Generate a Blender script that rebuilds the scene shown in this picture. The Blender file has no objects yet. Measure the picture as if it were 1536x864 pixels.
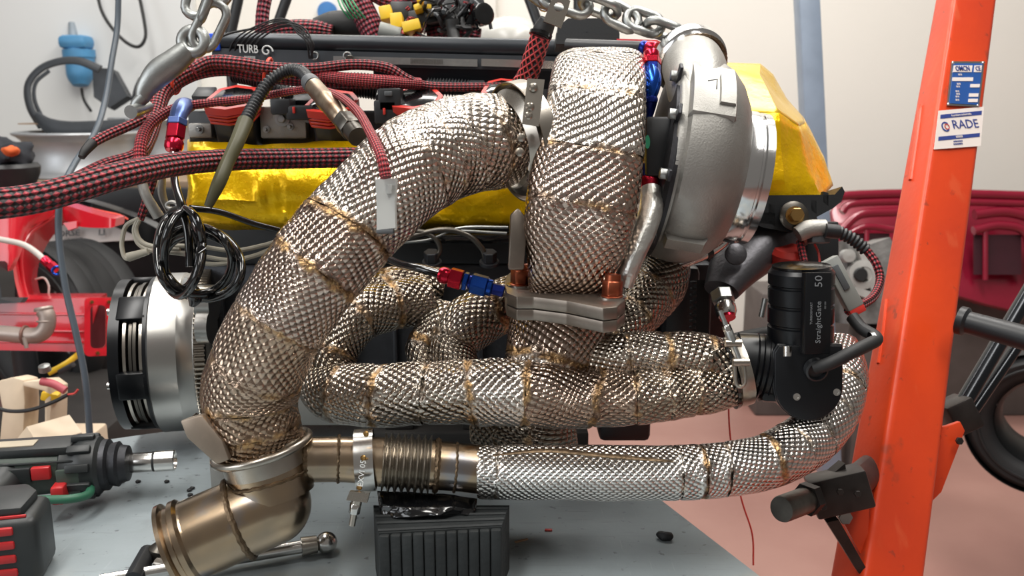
import bpy, bmesh, math, random
import numpy as np
from mathutils import Vector, Matrix, noise
from math import pi, sin, cos, radians, atan2, sqrt
R = random.Random(7)
SC = bpy.context.scene
COL = SC.collection
V = Vector

# ------------------------------------------------------------------ camera
F = 1330.0                       # focal length in pixels of the 1536 wide frame
TH = radians(12)
CAMLOC = V((0, 0, 1.2))
FW = V((0, cos(TH), -sin(TH))); RT = V((1, 0, 0)); UP = V((0, sin(TH), cos(TH)))
cam_d = bpy.data.cameras.new('camera'); cam_o = bpy.data.objects.new('camera', cam_d); COL.objects.link(cam_o)
cam_d.sensor_width = 36; cam_d.lens = 36 * F / 1536; cam_d.clip_start = .02
cam_o.location = CAMLOC; cam_o.rotation_euler = (pi / 2 - TH, 0, 0)
cam_d.dof.use_dof = True; cam_d.dof.focus_distance = .93; cam_d.dof.aperture_fstop = 9
SC.camera = cam_o
SC.view_settings.view_transform = 'Standard'; SC.view_settings.look = 'None'
SC.view_settings.gamma = 1; SC.view_settings.use_curve_mapping = False
SC.view_settings.exposure = 0.2

# ------------------------------------------------------------------ light
w = bpy.data.worlds.new('world'); SC.world = w; w.use_nodes = True
bg = w.node_tree.nodes['Background']; bg.inputs[0].default_value = (1.0, .93, .86, 1); bg.inputs[1].default_value = .17
def area(name, loc, rot, sx, sy, power, col):
    l = bpy.data.lights.new(name, 'AREA'); l.shape = 'RECTANGLE'; l.size = sx; l.size_y = sy
    l.energy = power; l.color = col
    o = bpy.data.objects.new(name, l); COL.objects.link(o); o.location = loc; o.rotation_euler = rot
    return o
# workshop ceiling tubes and the open door behind the photographer
area('ceiling_lamp', (-.9, .2, 3.6), (0, 0, 0), .5, 3.0, 80, (1, .97, .92))
area('ceiling_lamp', (1.0, .9, 3.6), (0, 0, 0), .5, 3.0, 76, (1, .97, .92))
area('ceiling_lamp', (0, 2.9, 3.6), (0, 0, 0), 3.4, .5, 76, (1, .97, .92))
area('door_daylight', (-3.4, -1.2, 2.3), (radians(70), 0, radians(-62)), 2.6, 2.2, 58, (.92, .96, 1))

# ------------------------------------------------------------------ pixel to world
def P(x, y, d):
    x, y, d = float(x), float(y), float(d)
    return CAMLOC + d * (FW + (x - 768) / F * RT - (y - 432) / F * UP)
def _ray(x, y):
    x, y = float(x), float(y)
    return FW + (x - 768) / F * RT - (y - 432) / F * UP
def PY(x, y, Y):
    r = _ray(x, y); return CAMLOC + r * (Y / r.y)
def PZ(x, y, Z):
    r = _ray(x, y); return CAMLOC + r * ((Z - CAMLOC.z) / r.z)
def S(px, d): return px * d / F
TABLE = .73

# ------------------------------------------------------------------ materials
def lin(c):
    if isinstance(c, str):
        c = c.lstrip('#'); c = [int(c[i:i + 2], 16) / 255 for i in (0, 2, 4)]
    return tuple((x / 12.92 if x <= .04045 else ((x + .055) / 1.055) ** 2.4) for x in c) + (1,)
MATS = {}
def nd(nt, t, **k):
    n = nt.nodes.new(t)
    for a, b in k.items():
        if a.startswith('i_'): n.inputs[int(a[2:])].default_value = b
        else: setattr(n, a, b)
    return n
def mat(name, col, rough=.5, metal=0., var=.12, vs=14., bump=.0, bs=120., coat=0., col2=None, spec=.5, emit=0., alpha=None):
    if name in MATS: return MATS[name]
    m = bpy.data.materials.new(name); m.use_nodes = True; nt = m.node_tree; b = nt.nodes['Principled BSDF']; L = nt.links.new
    c = lin(col); c2 = lin(col2) if col2 else tuple(x * (1 - var * 1.5) for x in c[:3]) + (1,)
    tc = nd(nt, 'ShaderNodeTexCoord')
    if var > 0 or col2:
        nz = nd(nt, 'ShaderNodeTexNoise'); nz.inputs['Scale'].default_value = vs; nz.inputs['Detail'].default_value = 6
        L(tc.outputs['Object'], nz.inputs['Vector'])
        rp = nd(nt, 'ShaderNodeValToRGB'); rp.color_ramp.elements[0].position = .35; rp.color_ramp.elements[1].position = .65
        rp.color_ramp.elements[0].color = c; rp.color_ramp.elements[1].color = c2
        L(nz.outputs[0], rp.inputs[0]); L(rp.outputs[0], b.inputs['Base Color'])
        mr = nd(nt, 'ShaderNodeMapRange'); mr.inputs[3].default_value = max(.02, rough - .08); mr.inputs[4].default_value = min(1, rough + .1)
        L(nz.outputs[0], mr.inputs[0]); L(mr.outputs[0], b.inputs['Roughness'])
    else:
        b.inputs['Base Color'].default_value = c; b.inputs['Roughness'].default_value = rough
    b.inputs['Metallic'].default_value = metal; b.inputs['Specular IOR Level'].default_value = spec
    b.inputs['Coat Weight'].default_value = coat; b.inputs['Coat Roughness'].default_value = .08
    if emit: b.inputs['Emission Color'].default_value = c; b.inputs['Emission Strength'].default_value = emit
    if bump:
        n2 = nd(nt, 'ShaderNodeTexNoise'); n2.inputs['Scale'].default_value = bs; n2.inputs['Detail'].default_value = 4
        L(tc.outputs['Object'], n2.inputs['Vector'])
        bp = nd(nt, 'ShaderNodeBump'); bp.inputs['Strength'].default_value = 1; bp.inputs['Distance'].default_value = bump
        L(n2.outputs[0], bp.inputs['Height']); L(bp.outputs[0], b.inputs['Normal'])
    MATS[name] = m; return m

def stain(m, layers):
    """lay dirt and scratches with their own shapes over a material's colour: (scale xyz, rotation, threshold, strength, colour)"""
    nt = m.node_tree; L = nt.links.new; b = nt.nodes['Principled BSDF']; src = b.inputs['Base Color'].links[0].from_socket; tc = nd(nt, 'ShaderNodeTexCoord')
    for (sc_, rz, thr, st_, c_) in layers:
        mp_ = nd(nt, 'ShaderNodeMapping'); mp_.inputs['Rotation'].default_value = (0, 0, rz); mp_.inputs['Scale'].default_value = sc_; L(tc.outputs['Object'], mp_.inputs[0])
        n_ = nd(nt, 'ShaderNodeTexNoise'); n_.inputs['Scale'].default_value = 1; n_.inputs['Detail'].default_value = 4; L(mp_.outputs[0], n_.inputs['Vector'])
        r_ = nd(nt, 'ShaderNodeMapRange', interpolation_type='SMOOTHSTEP'); r_.inputs[1].default_value = thr; r_.inputs[2].default_value = thr + .1; r_.inputs[4].default_value = st_; L(n_.outputs[0], r_.inputs[0])
        x_ = nd(nt, 'ShaderNodeMix', data_type='RGBA'); L(r_.outputs[0], x_.inputs[0]); L(src, x_.inputs[6]); x_.inputs[7].default_value = c_; src = x_.outputs[2]
    L(src, b.inputs['Base Color']); return m

def wrap_mat(name, col, dirt, grime_shade=.6, rustc=(.20, .105, .05), rough=.2, depth=.0017):
    """embossed stainless heat wrap: UV counts dimples, attribute rust marks heat-stained seams"""
    m = bpy.data.materials.new(name); m.use_nodes = True; nt = m.node_tree; b = nt.nodes['Principled BSDF']; L = nt.links.new
    uv = nd(nt, 'ShaderNodeUVMap'); tc = nd(nt, 'ShaderNodeTexCoord')
    wn = nd(nt, 'ShaderNodeTexNoise'); wn.inputs['Scale'].default_value = 16; wn.inputs['Detail'].default_value = 3
    L(tc.outputs['Object'], wn.inputs['Vector'])
    sub = nd(nt, 'ShaderNodeVectorMath', operation='SUBTRACT'); L(wn.outputs['Color'], sub.inputs[0]); sub.inputs[1].default_value = (.5, .5, .5)
    sc = nd(nt, 'ShaderNodeVectorMath', operation='SCALE'); L(sub.outputs[0], sc.inputs[0]); sc.inputs['Scale'].default_value = 1.0
    ad = nd(nt, 'ShaderNodeVectorMath', operation='ADD'); L(uv.outputs[0], ad.inputs[0]); L(sc.outputs[0], ad.inputs[1])
    vo = nd(nt, 'ShaderNodeTexVoronoi', voronoi_dimensions='2D'); vo.inputs['Scale'].default_value = 1; vo.inputs['Randomness'].default_value = 0
    L(ad.outputs[0], vo.inputs['Vector'])
    p2 = nd(nt, 'ShaderNodeMath', operation='POWER'); L(vo.outputs['Distance'], p2.inputs[0]); p2.inputs[1].default_value = 1.7
    inv = nd(nt, 'ShaderNodeMath', operation='MULTIPLY_ADD'); L(p2.outputs[0], inv.inputs[0]); inv.inputs[1].default_value = -1.9; inv.inputs[2].default_value = 1
    cr = nd(nt, 'ShaderNodeTexNoise'); cr.inputs['Scale'].default_value = 95; cr.inputs['Detail'].default_value = 3
    L(tc.outputs['Object'], cr.inputs['Vector'])
    ru = nd(nt, 'ShaderNodeAttribute', attribute_name='rust')
    # stains: seam attribute broken up by noise
    rn = nd(nt, 'ShaderNodeTexNoise'); rn.inputs['Scale'].default_value = 55; rn.inputs['Detail'].default_value = 5
    L(tc.outputs['Object'], rn.inputs['Vector'])
    rm = nd(nt, 'ShaderNodeMath', operation='MULTIPLY_ADD'); L(ru.outputs['Fac'], rm.inputs[0]); rm.inputs[1].default_value = 1.25; rm.inputs[2].default_value = -.62
    ra = nd(nt, 'ShaderNodeMath', operation='ADD', use_clamp=True); L(rm.outputs[0], ra.inputs[0]); L(rn.outputs[0], ra.inputs[1])
    rr = nd(nt, 'ShaderNodeMapRange', interpolation_type='SMOOTHSTEP'); rr.inputs[1].default_value = .35; rr.inputs[2].default_value = .95; L(ra.outputs[0], rr.inputs[0])
    # base tint
    bn = nd(nt, 'ShaderNodeTexNoise'); bn.inputs['Scale'].default_value = 9; bn.inputs['Detail'].default_value = 4
    L(tc.outputs['Object'], bn.inputs['Vector'])
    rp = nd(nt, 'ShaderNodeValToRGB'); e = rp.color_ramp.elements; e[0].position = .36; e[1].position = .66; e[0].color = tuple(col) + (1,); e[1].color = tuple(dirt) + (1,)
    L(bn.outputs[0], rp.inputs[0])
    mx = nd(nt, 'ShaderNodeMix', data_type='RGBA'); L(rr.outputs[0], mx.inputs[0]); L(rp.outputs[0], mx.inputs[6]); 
    rc = nd(nt, 'ShaderNodeValToRGB'); e = rc.color_ramp.elements; e[0].position = .38; e[1].position = .6; e[0].color = (.10, .055, .03, 1); e[1].color = (.52, .33, .16, 1)
    L(rn.outputs[0], rc.inputs[0]); L(rc.outputs[0], mx.inputs[7])
    gr = nd(nt, 'ShaderNodeMapRange', interpolation_type='SMOOTHSTEP'); gr.inputs[1].default_value = .36; gr.inputs[2].default_value = .72; gr.inputs[4].default_value = grime_shade; L(vo.outputs['Distance'], gr.inputs[0])  # oxidation plus painted shade, darkening the grooves between dimples
    g2 = nd(nt, 'ShaderNodeMix', data_type='RGBA'); L(gr.outputs[0], g2.inputs[0]); L(mx.outputs[2], g2.inputs[6]); g2.inputs[7].default_value = (.17, .12, .09, 1)
    L(g2.outputs[2], b.inputs['Base Color'])
    b.inputs['Metallic'].default_value = 1
    ro = nd(nt, 'ShaderNodeMapRange'); ro.inputs[3].default_value = rough; ro.inputs[4].default_value = rough + .25; L(rr.outputs[0], ro.inputs[0]); L(ro.outputs[0], b.inputs['Roughness'])
    # seams are crumpled rather than dimpled
    hm = nd(nt, 'ShaderNodeMix', data_type='FLOAT'); L(ru.outputs['Fac'], hm.inputs[0]); L(inv.outputs[0], hm.inputs[2])
    cs = nd(nt, 'ShaderNodeMath', operation='MULTIPLY'); L(cr.outputs[0], cs.inputs[0]); cs.inputs[1].default_value = 5.0; L(cs.outputs[0], hm.inputs[3])
    bp = nd(nt, 'ShaderNodeBump'); bp.inputs['Strength'].default_value = 1; bp.inputs['Distance'].default_value = depth
    L(hm.outputs[0], bp.inputs['Height']); L(bp.outputs[0], b.inputs['Normal'])
    MATS[name] = m; return m

def braid_mat(name, red, black, pitch=.005, rough=.55, bias=0., thin=False):
    """braided sleeve, UV in metres around and along the hose"""
    m = bpy.data.materials.new(name); m.use_nodes = True; nt = m.node_tree; b = nt.nodes['Principled BSDF']; L = nt.links.new
    uv = nd(nt, 'ShaderNodeUVMap'); sp = nd(nt, 'ShaderNodeSeparateXYZ'); L(uv.outputs[0], sp.inputs[0])
    def m2(op, a, bb):
        n = nd(nt, 'ShaderNodeMath', operation=op)
        for i, s in enumerate((a, bb)):
            if isinstance(s, (int, float)): n.inputs[i].default_value = s
            else: L(s, n.inputs[i])
        return n.outputs[0]
    a_ = m2('MULTIPLY', m2('ADD', sp.outputs[0], m2('MULTIPLY', sp.outputs[1], .75)), 2 * pi / pitch)
    b_ = m2('MULTIPLY', m2('SUBTRACT', sp.outputs[0], m2('MULTIPLY', sp.outputs[1], .75)), 2 * pi / pitch)
    sa = m2('SINE', a_, 0); sb = m2('SINE', b_, 0)
    pr = m2('MULTIPLY', sa, sb)
    if thin:   # thin red threads on black
        pr = m2('MAXIMUM', m2('SUBTRACT', m2('ABSOLUTE', sa, 0), .55), m2('SUBTRACT', m2('ABSOLUTE', sb, 0), .55))
        pr = m2('MULTIPLY', m2('SUBTRACT', pr, .28), 3)
    rp = nd(nt, 'ShaderNodeValToRGB'); e = rp.color_ramp.elements; e[0].position = .44 + bias; e[1].position = .58 + bias
    e[0].color = lin(black); e[1].color = lin(red)
    L(m2('MULTIPLY_ADD', pr, .5), rp.inputs[0])
    rp.inputs[0].links[0].from_node.inputs[2].default_value = .5
    L(rp.outputs[0], b.inputs['Base Color']); b.inputs['Roughness'].default_value = rough
    bp = nd(nt, 'ShaderNodeBump'); bp.inputs['Distance'].default_value = pitch * .22; L(pr, bp.inputs['Height']); L(bp.outputs[0], b.inputs['Normal'])
    MATS[name] = m; return m

# ------------------------------------------------------------------ geometry
def frame(o, x, y, z):
    return Matrix(((x[0], y[0], z[0], o[0]), (x[1], y[1], z[1], o[1]), (x[2], y[2], z[2], o[2]), (0, 0, 0, 1)))
def axf(o, z, up=V((0, 0, 1))):
    """frame at o whose z axis is z"""
    z = V(z).normalized()
    if abs(z.dot(up)) > .97: up = V((0, 1, 0))
    x = up.cross(z).normalized(); y = z.cross(x)
    return frame(o, x, y, z)
def yaw(o, a=0., pitch=0., roll=0.):
    return Matrix.Translation(o) @ Matrix.Rotation(a, 4, 'Z') @ Matrix.Rotation(pitch, 4, 'X') @ Matrix.Rotation(roll, 4, 'Y')
class G:
    def __init__(s): s.v = []; s.f = []; s.uv = []
    def add(s, v, f, uv=None):
        n = len(s.v); s.v += [V(p) for p in v]; s.f += [tuple(i + n for i in q) for q in f]
        s.uv += list(uv) if uv else [(0, 0)] * len(v); return s
def crom(pts, n):
    """Catmull-Rom through tuples of any length"""
    A = np.array(pts, float); m = len(A); out = []
    for i in range(m - 1):
        p0 = A[i - 1] if i else 2 * A[0] - A[1]; p1 = A[i]; p2 = A[i + 1]; p3 = A[i + 2] if i + 2 < m else 2 * A[-1] - A[-2]
        for k in range(n):
            t = k / n
            out.append(.5 * (2 * p1 + (p2 - p0) * t + (2 * p0 - 5 * p1 + 4 * p2 - p3) * t * t + (3 * p1 - p0 - 3 * p2 + p3) * t ** 3))
    out.append(A[-1]); return np.array(out)
def frames(pts, up=None, closed=False):
    n = len(pts); T = []
    for i in range(n):
        a = pts[(i - 1) % n] if closed else pts[max(0, i - 1)]; b = pts[(i + 1) % n] if closed else pts[min(n - 1, i + 1)]
        T.append((b - a).normalized())
    r = V(up) if up else (V((0, 0, 1)) if abs(T[0].z) < .9 else V((0, 1, 0)))
    X = []; x = (r - T[0] * r.dot(T[0])).normalized()
    for i in range(n):
        if up: x = V(up) - T[i] * V(up).dot(T[i])
        else: x = x - T[i] * x.dot(T[i])
        x.normalize(); X.append(x)
    return T, X
def tube(pts, rad, seg=12, n=6, caps=True, up=None, ell=None, sq=2., smooth=True):
    """pts: Vectors; rad: number or list; ell: (a,b) factor lists for an elliptical section"""
    if not isinstance(rad, (list, tuple)): rad = [rad] * len(pts)
    rows = [tuple(p) + (r,) + (tuple(ell[i]) if ell else (1, 1)) for i, (p, r) in enumerate(zip(pts, rad))]
    A = crom(rows, n) if smooth else np.array(rows)
    pp = [V(a[:3]) for a in A]; T, X = frames(pp, up)
    v = []; f = []; uv = []; L = 0; rm = sum(a[3] for a in A) / len(A)
    for i, p in enumerate(pp):
        if i: L += (p - pp[i - 1]).length
        y = T[i].cross(X[i])
        for k in range(seg + 1):
            a = 2 * pi * k / seg; c, s_ = cos(a), sin(a)
            if sq != 2.: c, s_ = math.copysign(abs(c) ** (2 / sq), c), math.copysign(abs(s_) ** (2 / sq), s_)
            v.append(p + (X[i] * c * A[i][4] + y * s_ * A[i][5]) * A[i][3]); uv.append((a * rm, L))
    w_ = seg + 1
    for i in range(len(pp) - 1):
        for k in range(seg): f.append((i * w_ + k, i * w_ + k + 1, (i + 1) * w_ + k + 1, (i + 1) * w_ + k))
    if caps:
        f.append(tuple(range(seg - 1, -1, -1))); b = (len(pp) - 1) * w_; f.append(tuple(b + k for k in range(seg)))
    return v, f, uv
def loop_tube(pts, r, seg=8):
    n = len(pts); T, X = frames(pts, closed=True); v = []; f = []
    for i in range(n):
        y = T[i].cross(X[i])
        for k in range(seg): a = 2 * pi * k / seg; v.append(pts[i] + (X[i] * cos(a) + y * sin(a)) * r)
    for i in range(n):
        j = (i + 1) % n
        for k in range(seg): l = (k + 1) % seg; f.append((i * seg + k, i * seg + l, j * seg + l, j * seg + k))
    return v, f
def lathe(prof, M, seg=32, caps=True, a0=0., a1=2 * pi):
    full = abs(a1 - a0 - 2 * pi) < 1e-6; m = seg if full else seg + 1
    v = []; f = []; uv = []; n = len(prof)
    for i, (r, h) in enumerate(prof):
        for k in range(m):
            a = a0 + (a1 - a0) * k / seg; v.append(M @ V((r * cos(a), r * sin(a), h))); uv.append((a * .1, h))
    for i in range(n - 1):
        for k in range(seg):
            l = (k + 1) % m; f.append((i * m + k, i * m + l, (i + 1) * m + l, (i + 1) * m + k))
    if caps and full:
        if prof[0][0] > 1e-5: f.append(tuple(range(m - 1, -1, -1)))
        if prof[-1][0] > 1e-5: f.append(tuple((n - 1) * m + k for k in range(m)))
    return v, f, uv
def _bm(bm):
    bm.verts.ensure_lookup_table(); bm.verts.index_update()
    v = [x.co.copy() for x in bm.verts]; f = [tuple(q.index for q in p.verts) for p in bm.faces]; bm.free(); return v, f
def box(sz, M, bev=0., seg=2):
    bm = bmesh.new(); bmesh.ops.create_cube(bm, size=1); bmesh.ops.scale(bm, vec=sz, verts=bm.verts)
    if bev: bmesh.ops.bevel(bm, geom=bm.edges[:], offset=bev, segments=seg, affect='EDGES', profile=.5)
    bmesh.ops.transform(bm, matrix=M, verts=bm.verts); return _bm(bm)
def prism(out, h, M, bev=0., seg=2):
    """outline in the frame's xy, extruded from z=0 to z=h"""
    bm = bmesh.new(); a = [bm.verts.new((x, y, 0)) for x, y in out]; b = [bm.verts.new((x, y, h)) for x, y in out]
    n = len(out); bm.faces.new(a[::-1]); bm.faces.new(b)
    for i in range(n): bm.faces.new((a[i], a[(i + 1) % n], b[(i + 1) % n], b[i]))
    bmesh.ops.recalc_face_normals(bm, faces=bm.faces)
    if bev: bmesh.ops.bevel(bm, geom=[e for e in bm.edges], offset=bev, segments=seg, affect='EDGES', profile=.5)
    bmesh.ops.transform(bm, matrix=M, verts=bm.verts); return _bm(bm)
def ring_prism(out, inn, h, M):
    """plate with a hole: both outlines have the same number of points"""
    n = len(out); v = []; f = []
    for z in (0, h):
        for o in (out, inn): v += [M @ V((x, y, z)) for x, y in o]
    for i in range(n):
        j = (i + 1) % n
        f += [(i, n + i, n + j, j), (2 * n + i, 2 * n + j, 3 * n + j, 3 * n + i), (i, j, 2 * n + j, 2 * n + i), (n + i, 3 * n + i, 3 * n + j, n + j)]
    return v, f
def circ(r, n=24, cx=0, cy=0, a0=0): return [(cx + r * cos(a0 + 2 * pi * i / n), cy + r * sin(a0 + 2 * pi * i / n)) for i in range(n)]
def stadium(L_, r, n=8):
    return [V((L_ / 2 + r * cos(a), r * sin(a), 0)) for a in np.linspace(-pi / 2, pi / 2, n)] + [V((-L_ / 2 + r * cos(a), r * sin(a), 0)) for a in np.linspace(pi / 2, 3 * pi / 2, n)]
def quad(pts, th=0.):
    """panel through 4 (or more) world points with thickness"""
    n = len(pts); nrm = (pts[1] - pts[0]).cross(pts[2] - pts[0]).normalized() * th
    v = [V(p) for p in pts] + [V(p) - nrm for p in pts]
    f = [tuple(range(n)), tuple(range(2 * n - 1, n - 1, -1))] + [(i, i + n, (i + 1) % n + n, (i + 1) % n) for i in range(n)]
    return v, f

# ------------------------------------------------------------------ scene objects
def thing(name, label, cat, loc, group=None):
    o = bpy.data.objects.new(name, None); COL.objects.link(o); o.location = loc; o.empty_display_size = .02
    o['label'] = label; o['category'] = cat
    if group: o['group'] = group
    return o
def wloc(o):
    l = V((0, 0, 0))
    while o: l = l + V(o.location); o = o.parent
    return l
def mk(name, geo, m, parent=None, label=None, cat=None, group=None, kind=None, smooth=True, ang=38, rust=None, loc=None, uvs=None):
    """link one mesh object from world-space geometry"""
    if isinstance(geo, G): v, f, uv = geo.v, geo.f, geo.uv
    else: v, f = geo[0], geo[1]; uv = geo[2] if len(geo) > 2 else None
    if uvs: uv = uvs
    v = [V(p) for p in v]
    if parent: off = wloc(parent)
    elif loc is not None: off = V(loc)
    else:
        lo = [min(p[i] for p in v) for i in range(3)]; hi = [max(p[i] for p in v) for i in range(3)]
        off = V(((lo[0] + hi[0]) / 2, (lo[1] + hi[1]) / 2, lo[2]))
    me = bpy.data.meshes.new(name); me.from_pydata([tuple(p - off) for p in v], [], f); me.validate()
    if uv and len(me.vertices) == len(uv):
        ul = me.uv_layers.new(name='UVMap'); idx = np.empty(len(me.loops), np.int32); me.loops.foreach_get('vertex_index', idx)
        ul.data.foreach_set('uv', np.array(uv, np.float32)[idx].ravel())
    if rust is not None:
        at = me.attributes.new('rust', 'FLOAT', 'POINT'); at.data.foreach_set('value', np.array(rust, np.float32))
    if smooth:
        me.shade_smooth(); me.set_sharp_from_angle(angle=radians(ang))
    bm = bmesh.new(); bm.from_mesh(me); bmesh.ops.recalc_face_normals(bm, faces=bm.faces); bm.to_mesh(me); bm.free()
    me.materials.append(m if not isinstance(m, str) else MATS[m])
    o = bpy.data.objects.new(name, me); COL.objects.link(o)
    if parent: o.parent = parent
    else: o.location = off
    if label: o['label'] = label
    if cat: o['category'] = cat
    if group: o['group'] = group
    if kind: o['kind'] = kind
    return o
def text_geo(s, h, M, th=.0004, sx=1., align='CENTER', bold=0.):
    c = bpy.data.curves.new('t', 'FONT'); c.body = s; c.size = 1; c.align_x = align; c.align_y = 'CENTER'; c.extrude = .01; c.offset = bold; c.resolution_u = 2
    o = bpy.data.objects.new('t', c); COL.objects.link(o)
    me = o.to_mesh(); v = [M @ V((p.co.x * h * 1.35 * sx, p.co.y * h * 1.35, (p.co.z + .01) / .02 * th)) for p in me.vertices]; f = [tuple(p.vertices) for p in me.polygons]
    o.to_mesh_clear(); bpy.data.objects.remove(o); bpy.data.curves.remove(c)
    return v, f
def pxpath(pts): return [P(*p[:3]) for p in pts]
def pxr(pts): return [S(p[3], p[2]) for p in pts]
def hexout(r): return circ(r, 6)
def bolt(M, r, h, m, parent, name='bolt', washer=0., sock=False):
    g = G()
    if washer: g.add(*lathe([(0, 0), (washer, 0), (washer, h * .3), (0, h * .3)], M, 20))
    if sock: g.add(*lathe([(0, 0), (r, 0), (r, h), (r * .6, h), (r * .55, h * .45), (0, h * .45)], M, 18))
    else: g.add(*prism(hexout(r), h, M @ Matrix.Translation((0, 0, 0 if not washer else h * .3)), r * .08, 1))
    return mk(name, g, m, parent, ang=20)

WRAPN = [0]
def wrapped(parent, pts, m, seams, seg=44, n=10, pitch=.0060, ell=None, sq=2., up=None, wr=.0016, name='wrap_section', base_rot=.5, capend=True, rustw=.0085, pinch=.0020, dirt=0.):
    """a pipe sheathed in sheets of embossed wrap: one part per sheet, pinched at the seams.  pts = (px,py,d,rpx); seams = fractions of length"""
    rows = [tuple(P(*p[:3])) + (S(p[3], p[2]),) + (tuple(ell[i]) if ell else (1, 1)) for i, p in enumerate(pts)]
    A = crom(rows, n * 3)
    pp = [V(a[:3]) for a in A]; cum = [0]
    for i in range(1, len(pp)): cum.append(cum[-1] + (pp[i] - pp[i - 1]).length)
    L = cum[-1]; step = .0028; N = max(8, int(L / step)); cu = np.array(cum)
    B = np.stack([np.interp(np.linspace(0, L, N + 1), cu, A[:, j]) for j in range(A.shape[1])], 1)
    pp = [V(b[:3]) for b in B]; T, X = frames(pp, up)
    rm = B[:, 3].mean(); mid = len(B) // 2; cs_ = []
    for k in range(seg + 1):
        a = 2 * pi * k / seg; c, q = cos(a), sin(a)
        if sq != 2.: c, q = math.copysign(abs(c) ** (2 / sq), c), math.copysign(abs(q) ** (2 / sq), q)
        cs_.append((c * B[mid][4], q * B[mid][5]))
    arc = [0]
    for k in range(seg): arc.append(arc[-1] + sqrt((cs_[k + 1][0] - cs_[k][0]) ** 2 + (cs_[k + 1][1] - cs_[k][1]) ** 2))
    ss = [0] + [x * L for x in seams] + [L]
    objs = []; tl = [(R.uniform(-.22, .22), R.uniform(0, 6.28), R.uniform(.55, 1)) for _ in ss]; tl[0] = tl[-1] = (0, 0, .5)
    for si in range(len(ss) - 1):
        WRAPN[0] += 1; sd = WRAPN[0] * 7.31
        i0 = int(round(ss[si] / L * N)); i1 = int(round(ss[si + 1] / L * N))
        if i1 - i0 < 2: continue
        rot = base_rot + R.uniform(-.28, .28) + (pi / 2 if R.random() < .3 else 0); cr, sr = cos(rot), sin(rot); ph = (R.random() * 3, R.random() * 3)
        v = []; uv = []; ru = []
        for i in range(i0, i1 + 1):
            s_ = i / N * L; y = T[i].cross(X[i])
            for k in range(seg + 1):
                a = 2 * pi * (k % seg) / seg; c, q = cos(a), sin(a)
                if sq != 2.: c, q = math.copysign(abs(c) ** (2 / sq), c), math.copysign(abs(q) ** (2 / sq), q)
                dr = (X[i] * c * B[i][4] + y * q * B[i][5])
                bl = (s_ - ss[si]) / max(1e-6, ss[si + 1] - ss[si]); sh = (tl[si][0] * cos(a - tl[si][1]) * (1 - bl) + tl[si + 1][0] * cos(a - tl[si + 1][1]) * bl) * B[i][3]
                p = pp[i] + dr * B[i][3] + T[i] * sh
                t0, t1 = tl[si], tl[si + 1]; e0 = s_ - ss[si] - 0*t0[0]; e1 = ss[si + 1] - s_
                e = min(e0, e1); rs = t0[2] if e0 < e1 else t1[2]
                jit = abs(noise.noise(p * 60)) * .009
                ee = max(0, e + jit)
                w1 = noise.noise(p * 28) * wr + noise.noise(p * 70 + V((0, sd, 0))) * wr * .55
                sm = math.exp(-(ee / (rustw * .55)) ** 2)
                w1 += sm * (-pinch + .9 * pinch * noise.noise(p * 170)) + (.0014 if .3 * rustw < ee < rustw else 0) * sm
                v.append(p + dr.normalized() * w1)
                uu, vv = arc[k] * rm / pitch, s_ / pitch
                uv.append((uu * cr - vv * sr + ph[0], uu * sr + vv * cr + ph[1]))
                ru.append(min(1, rs * math.exp(-(ee / rustw) ** 2) + dirt))
        w_ = seg + 1; f = []
        for i in range(i1 - i0):
            for k in range(seg): f.append((i * w_ + k, i * w_ + k + 1, (i + 1) * w_ + k + 1, (i + 1) * w_ + k))
        objs.append(mk(name, (v, f, uv), m[min(si, len(m) - 1)] if isinstance(m, list) else m, parent, rust=ru, ang=75))
    return objs
# ------------------------------------------------------------------ material palette
wrap_mat('wrap_bright', (.74, .68, .62), (.56, .48, .41), .8, depth=.0019)
wrap_mat('wrap_brown', (.56, .46, .40), (.40, .29, .22), .85, depth=.0019)  # browner copy; on the lower turbine, floor reflection put into the colour
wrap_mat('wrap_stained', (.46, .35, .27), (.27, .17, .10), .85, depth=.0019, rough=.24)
wrap_mat('wrap_half_shaded', (.62, .56, .49), (.38, .31, .24), .9, depth=.0020)  # half-dark copy: some of the manifold's shade put into the colour
wrap_mat('wrap_shaded', (.36, .32, .27), (.15, .115, .08), .95, rough=.22, depth=.0021)  # dark copy: shade between the manifold runners painted into the colour
wrap_mat('wrap_clean', (.78, .76, .73), (.66, .62, .58), .75, rough=.2)
braid_mat('braid_red', '#aa3440', '#24181b', .0115, bias=.05)
braid_mat('braid_red_small', '#a83039', '#2e171c', .0085, bias=.03)
braid_mat('braid_fine', '#c03a42', '#5a1e24', .0055)
braid_mat('braid_thread', '#e05054', '#1e1a1c', .017, thin=True)
braid_mat('braid_dark', '#a03848', '#38202a', .012)
mat('steel', '#b4ada3', .28, 1, .15, 30)
mat('steel_bright', '#d8d6d2', .2, 1, .08, 30)
mat('steel_dark', '#6a6660', .38, 1, .2, 30)
mat('zinc', '#a6a8a6', .42, 1, .15, 40, .0003, 200)
mat('alu', '#aeaca8', .3, 1, 0)
mat('alu_cast', '#a3a19c', .5, .75, .15, 18, .00035, 500)
mat('alu_machined', '#dcdcdc', .16, 1, .05, 8)
mat('gold_foil', '#f8c800', .26, .55, .1, 20, .0010, 130, col2='#e6b400')
mat('gold_foil_smooth', '#e6be3a', .24, .5, .08, 12, .0008, 45)
mat('black_plastic', '#202225', .42, 0, .2, 20, .0001, 400)
mat('black_gloss', '#0c0d0f', .16, 0, .1, 20, coat=.6)
mat('black_anodised', '#101216', .3, .3, .12, 15)
mat('black_rubber', '#1a1a1b', .6, 0, .2, 30, .0002, 200)
mat('dark_cast', '#3d3e42', .45, .6, .25, 22, .0004, 220)
mat('grey_plastic', '#b4b6b3', .5, 0, .06, 20)
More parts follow.
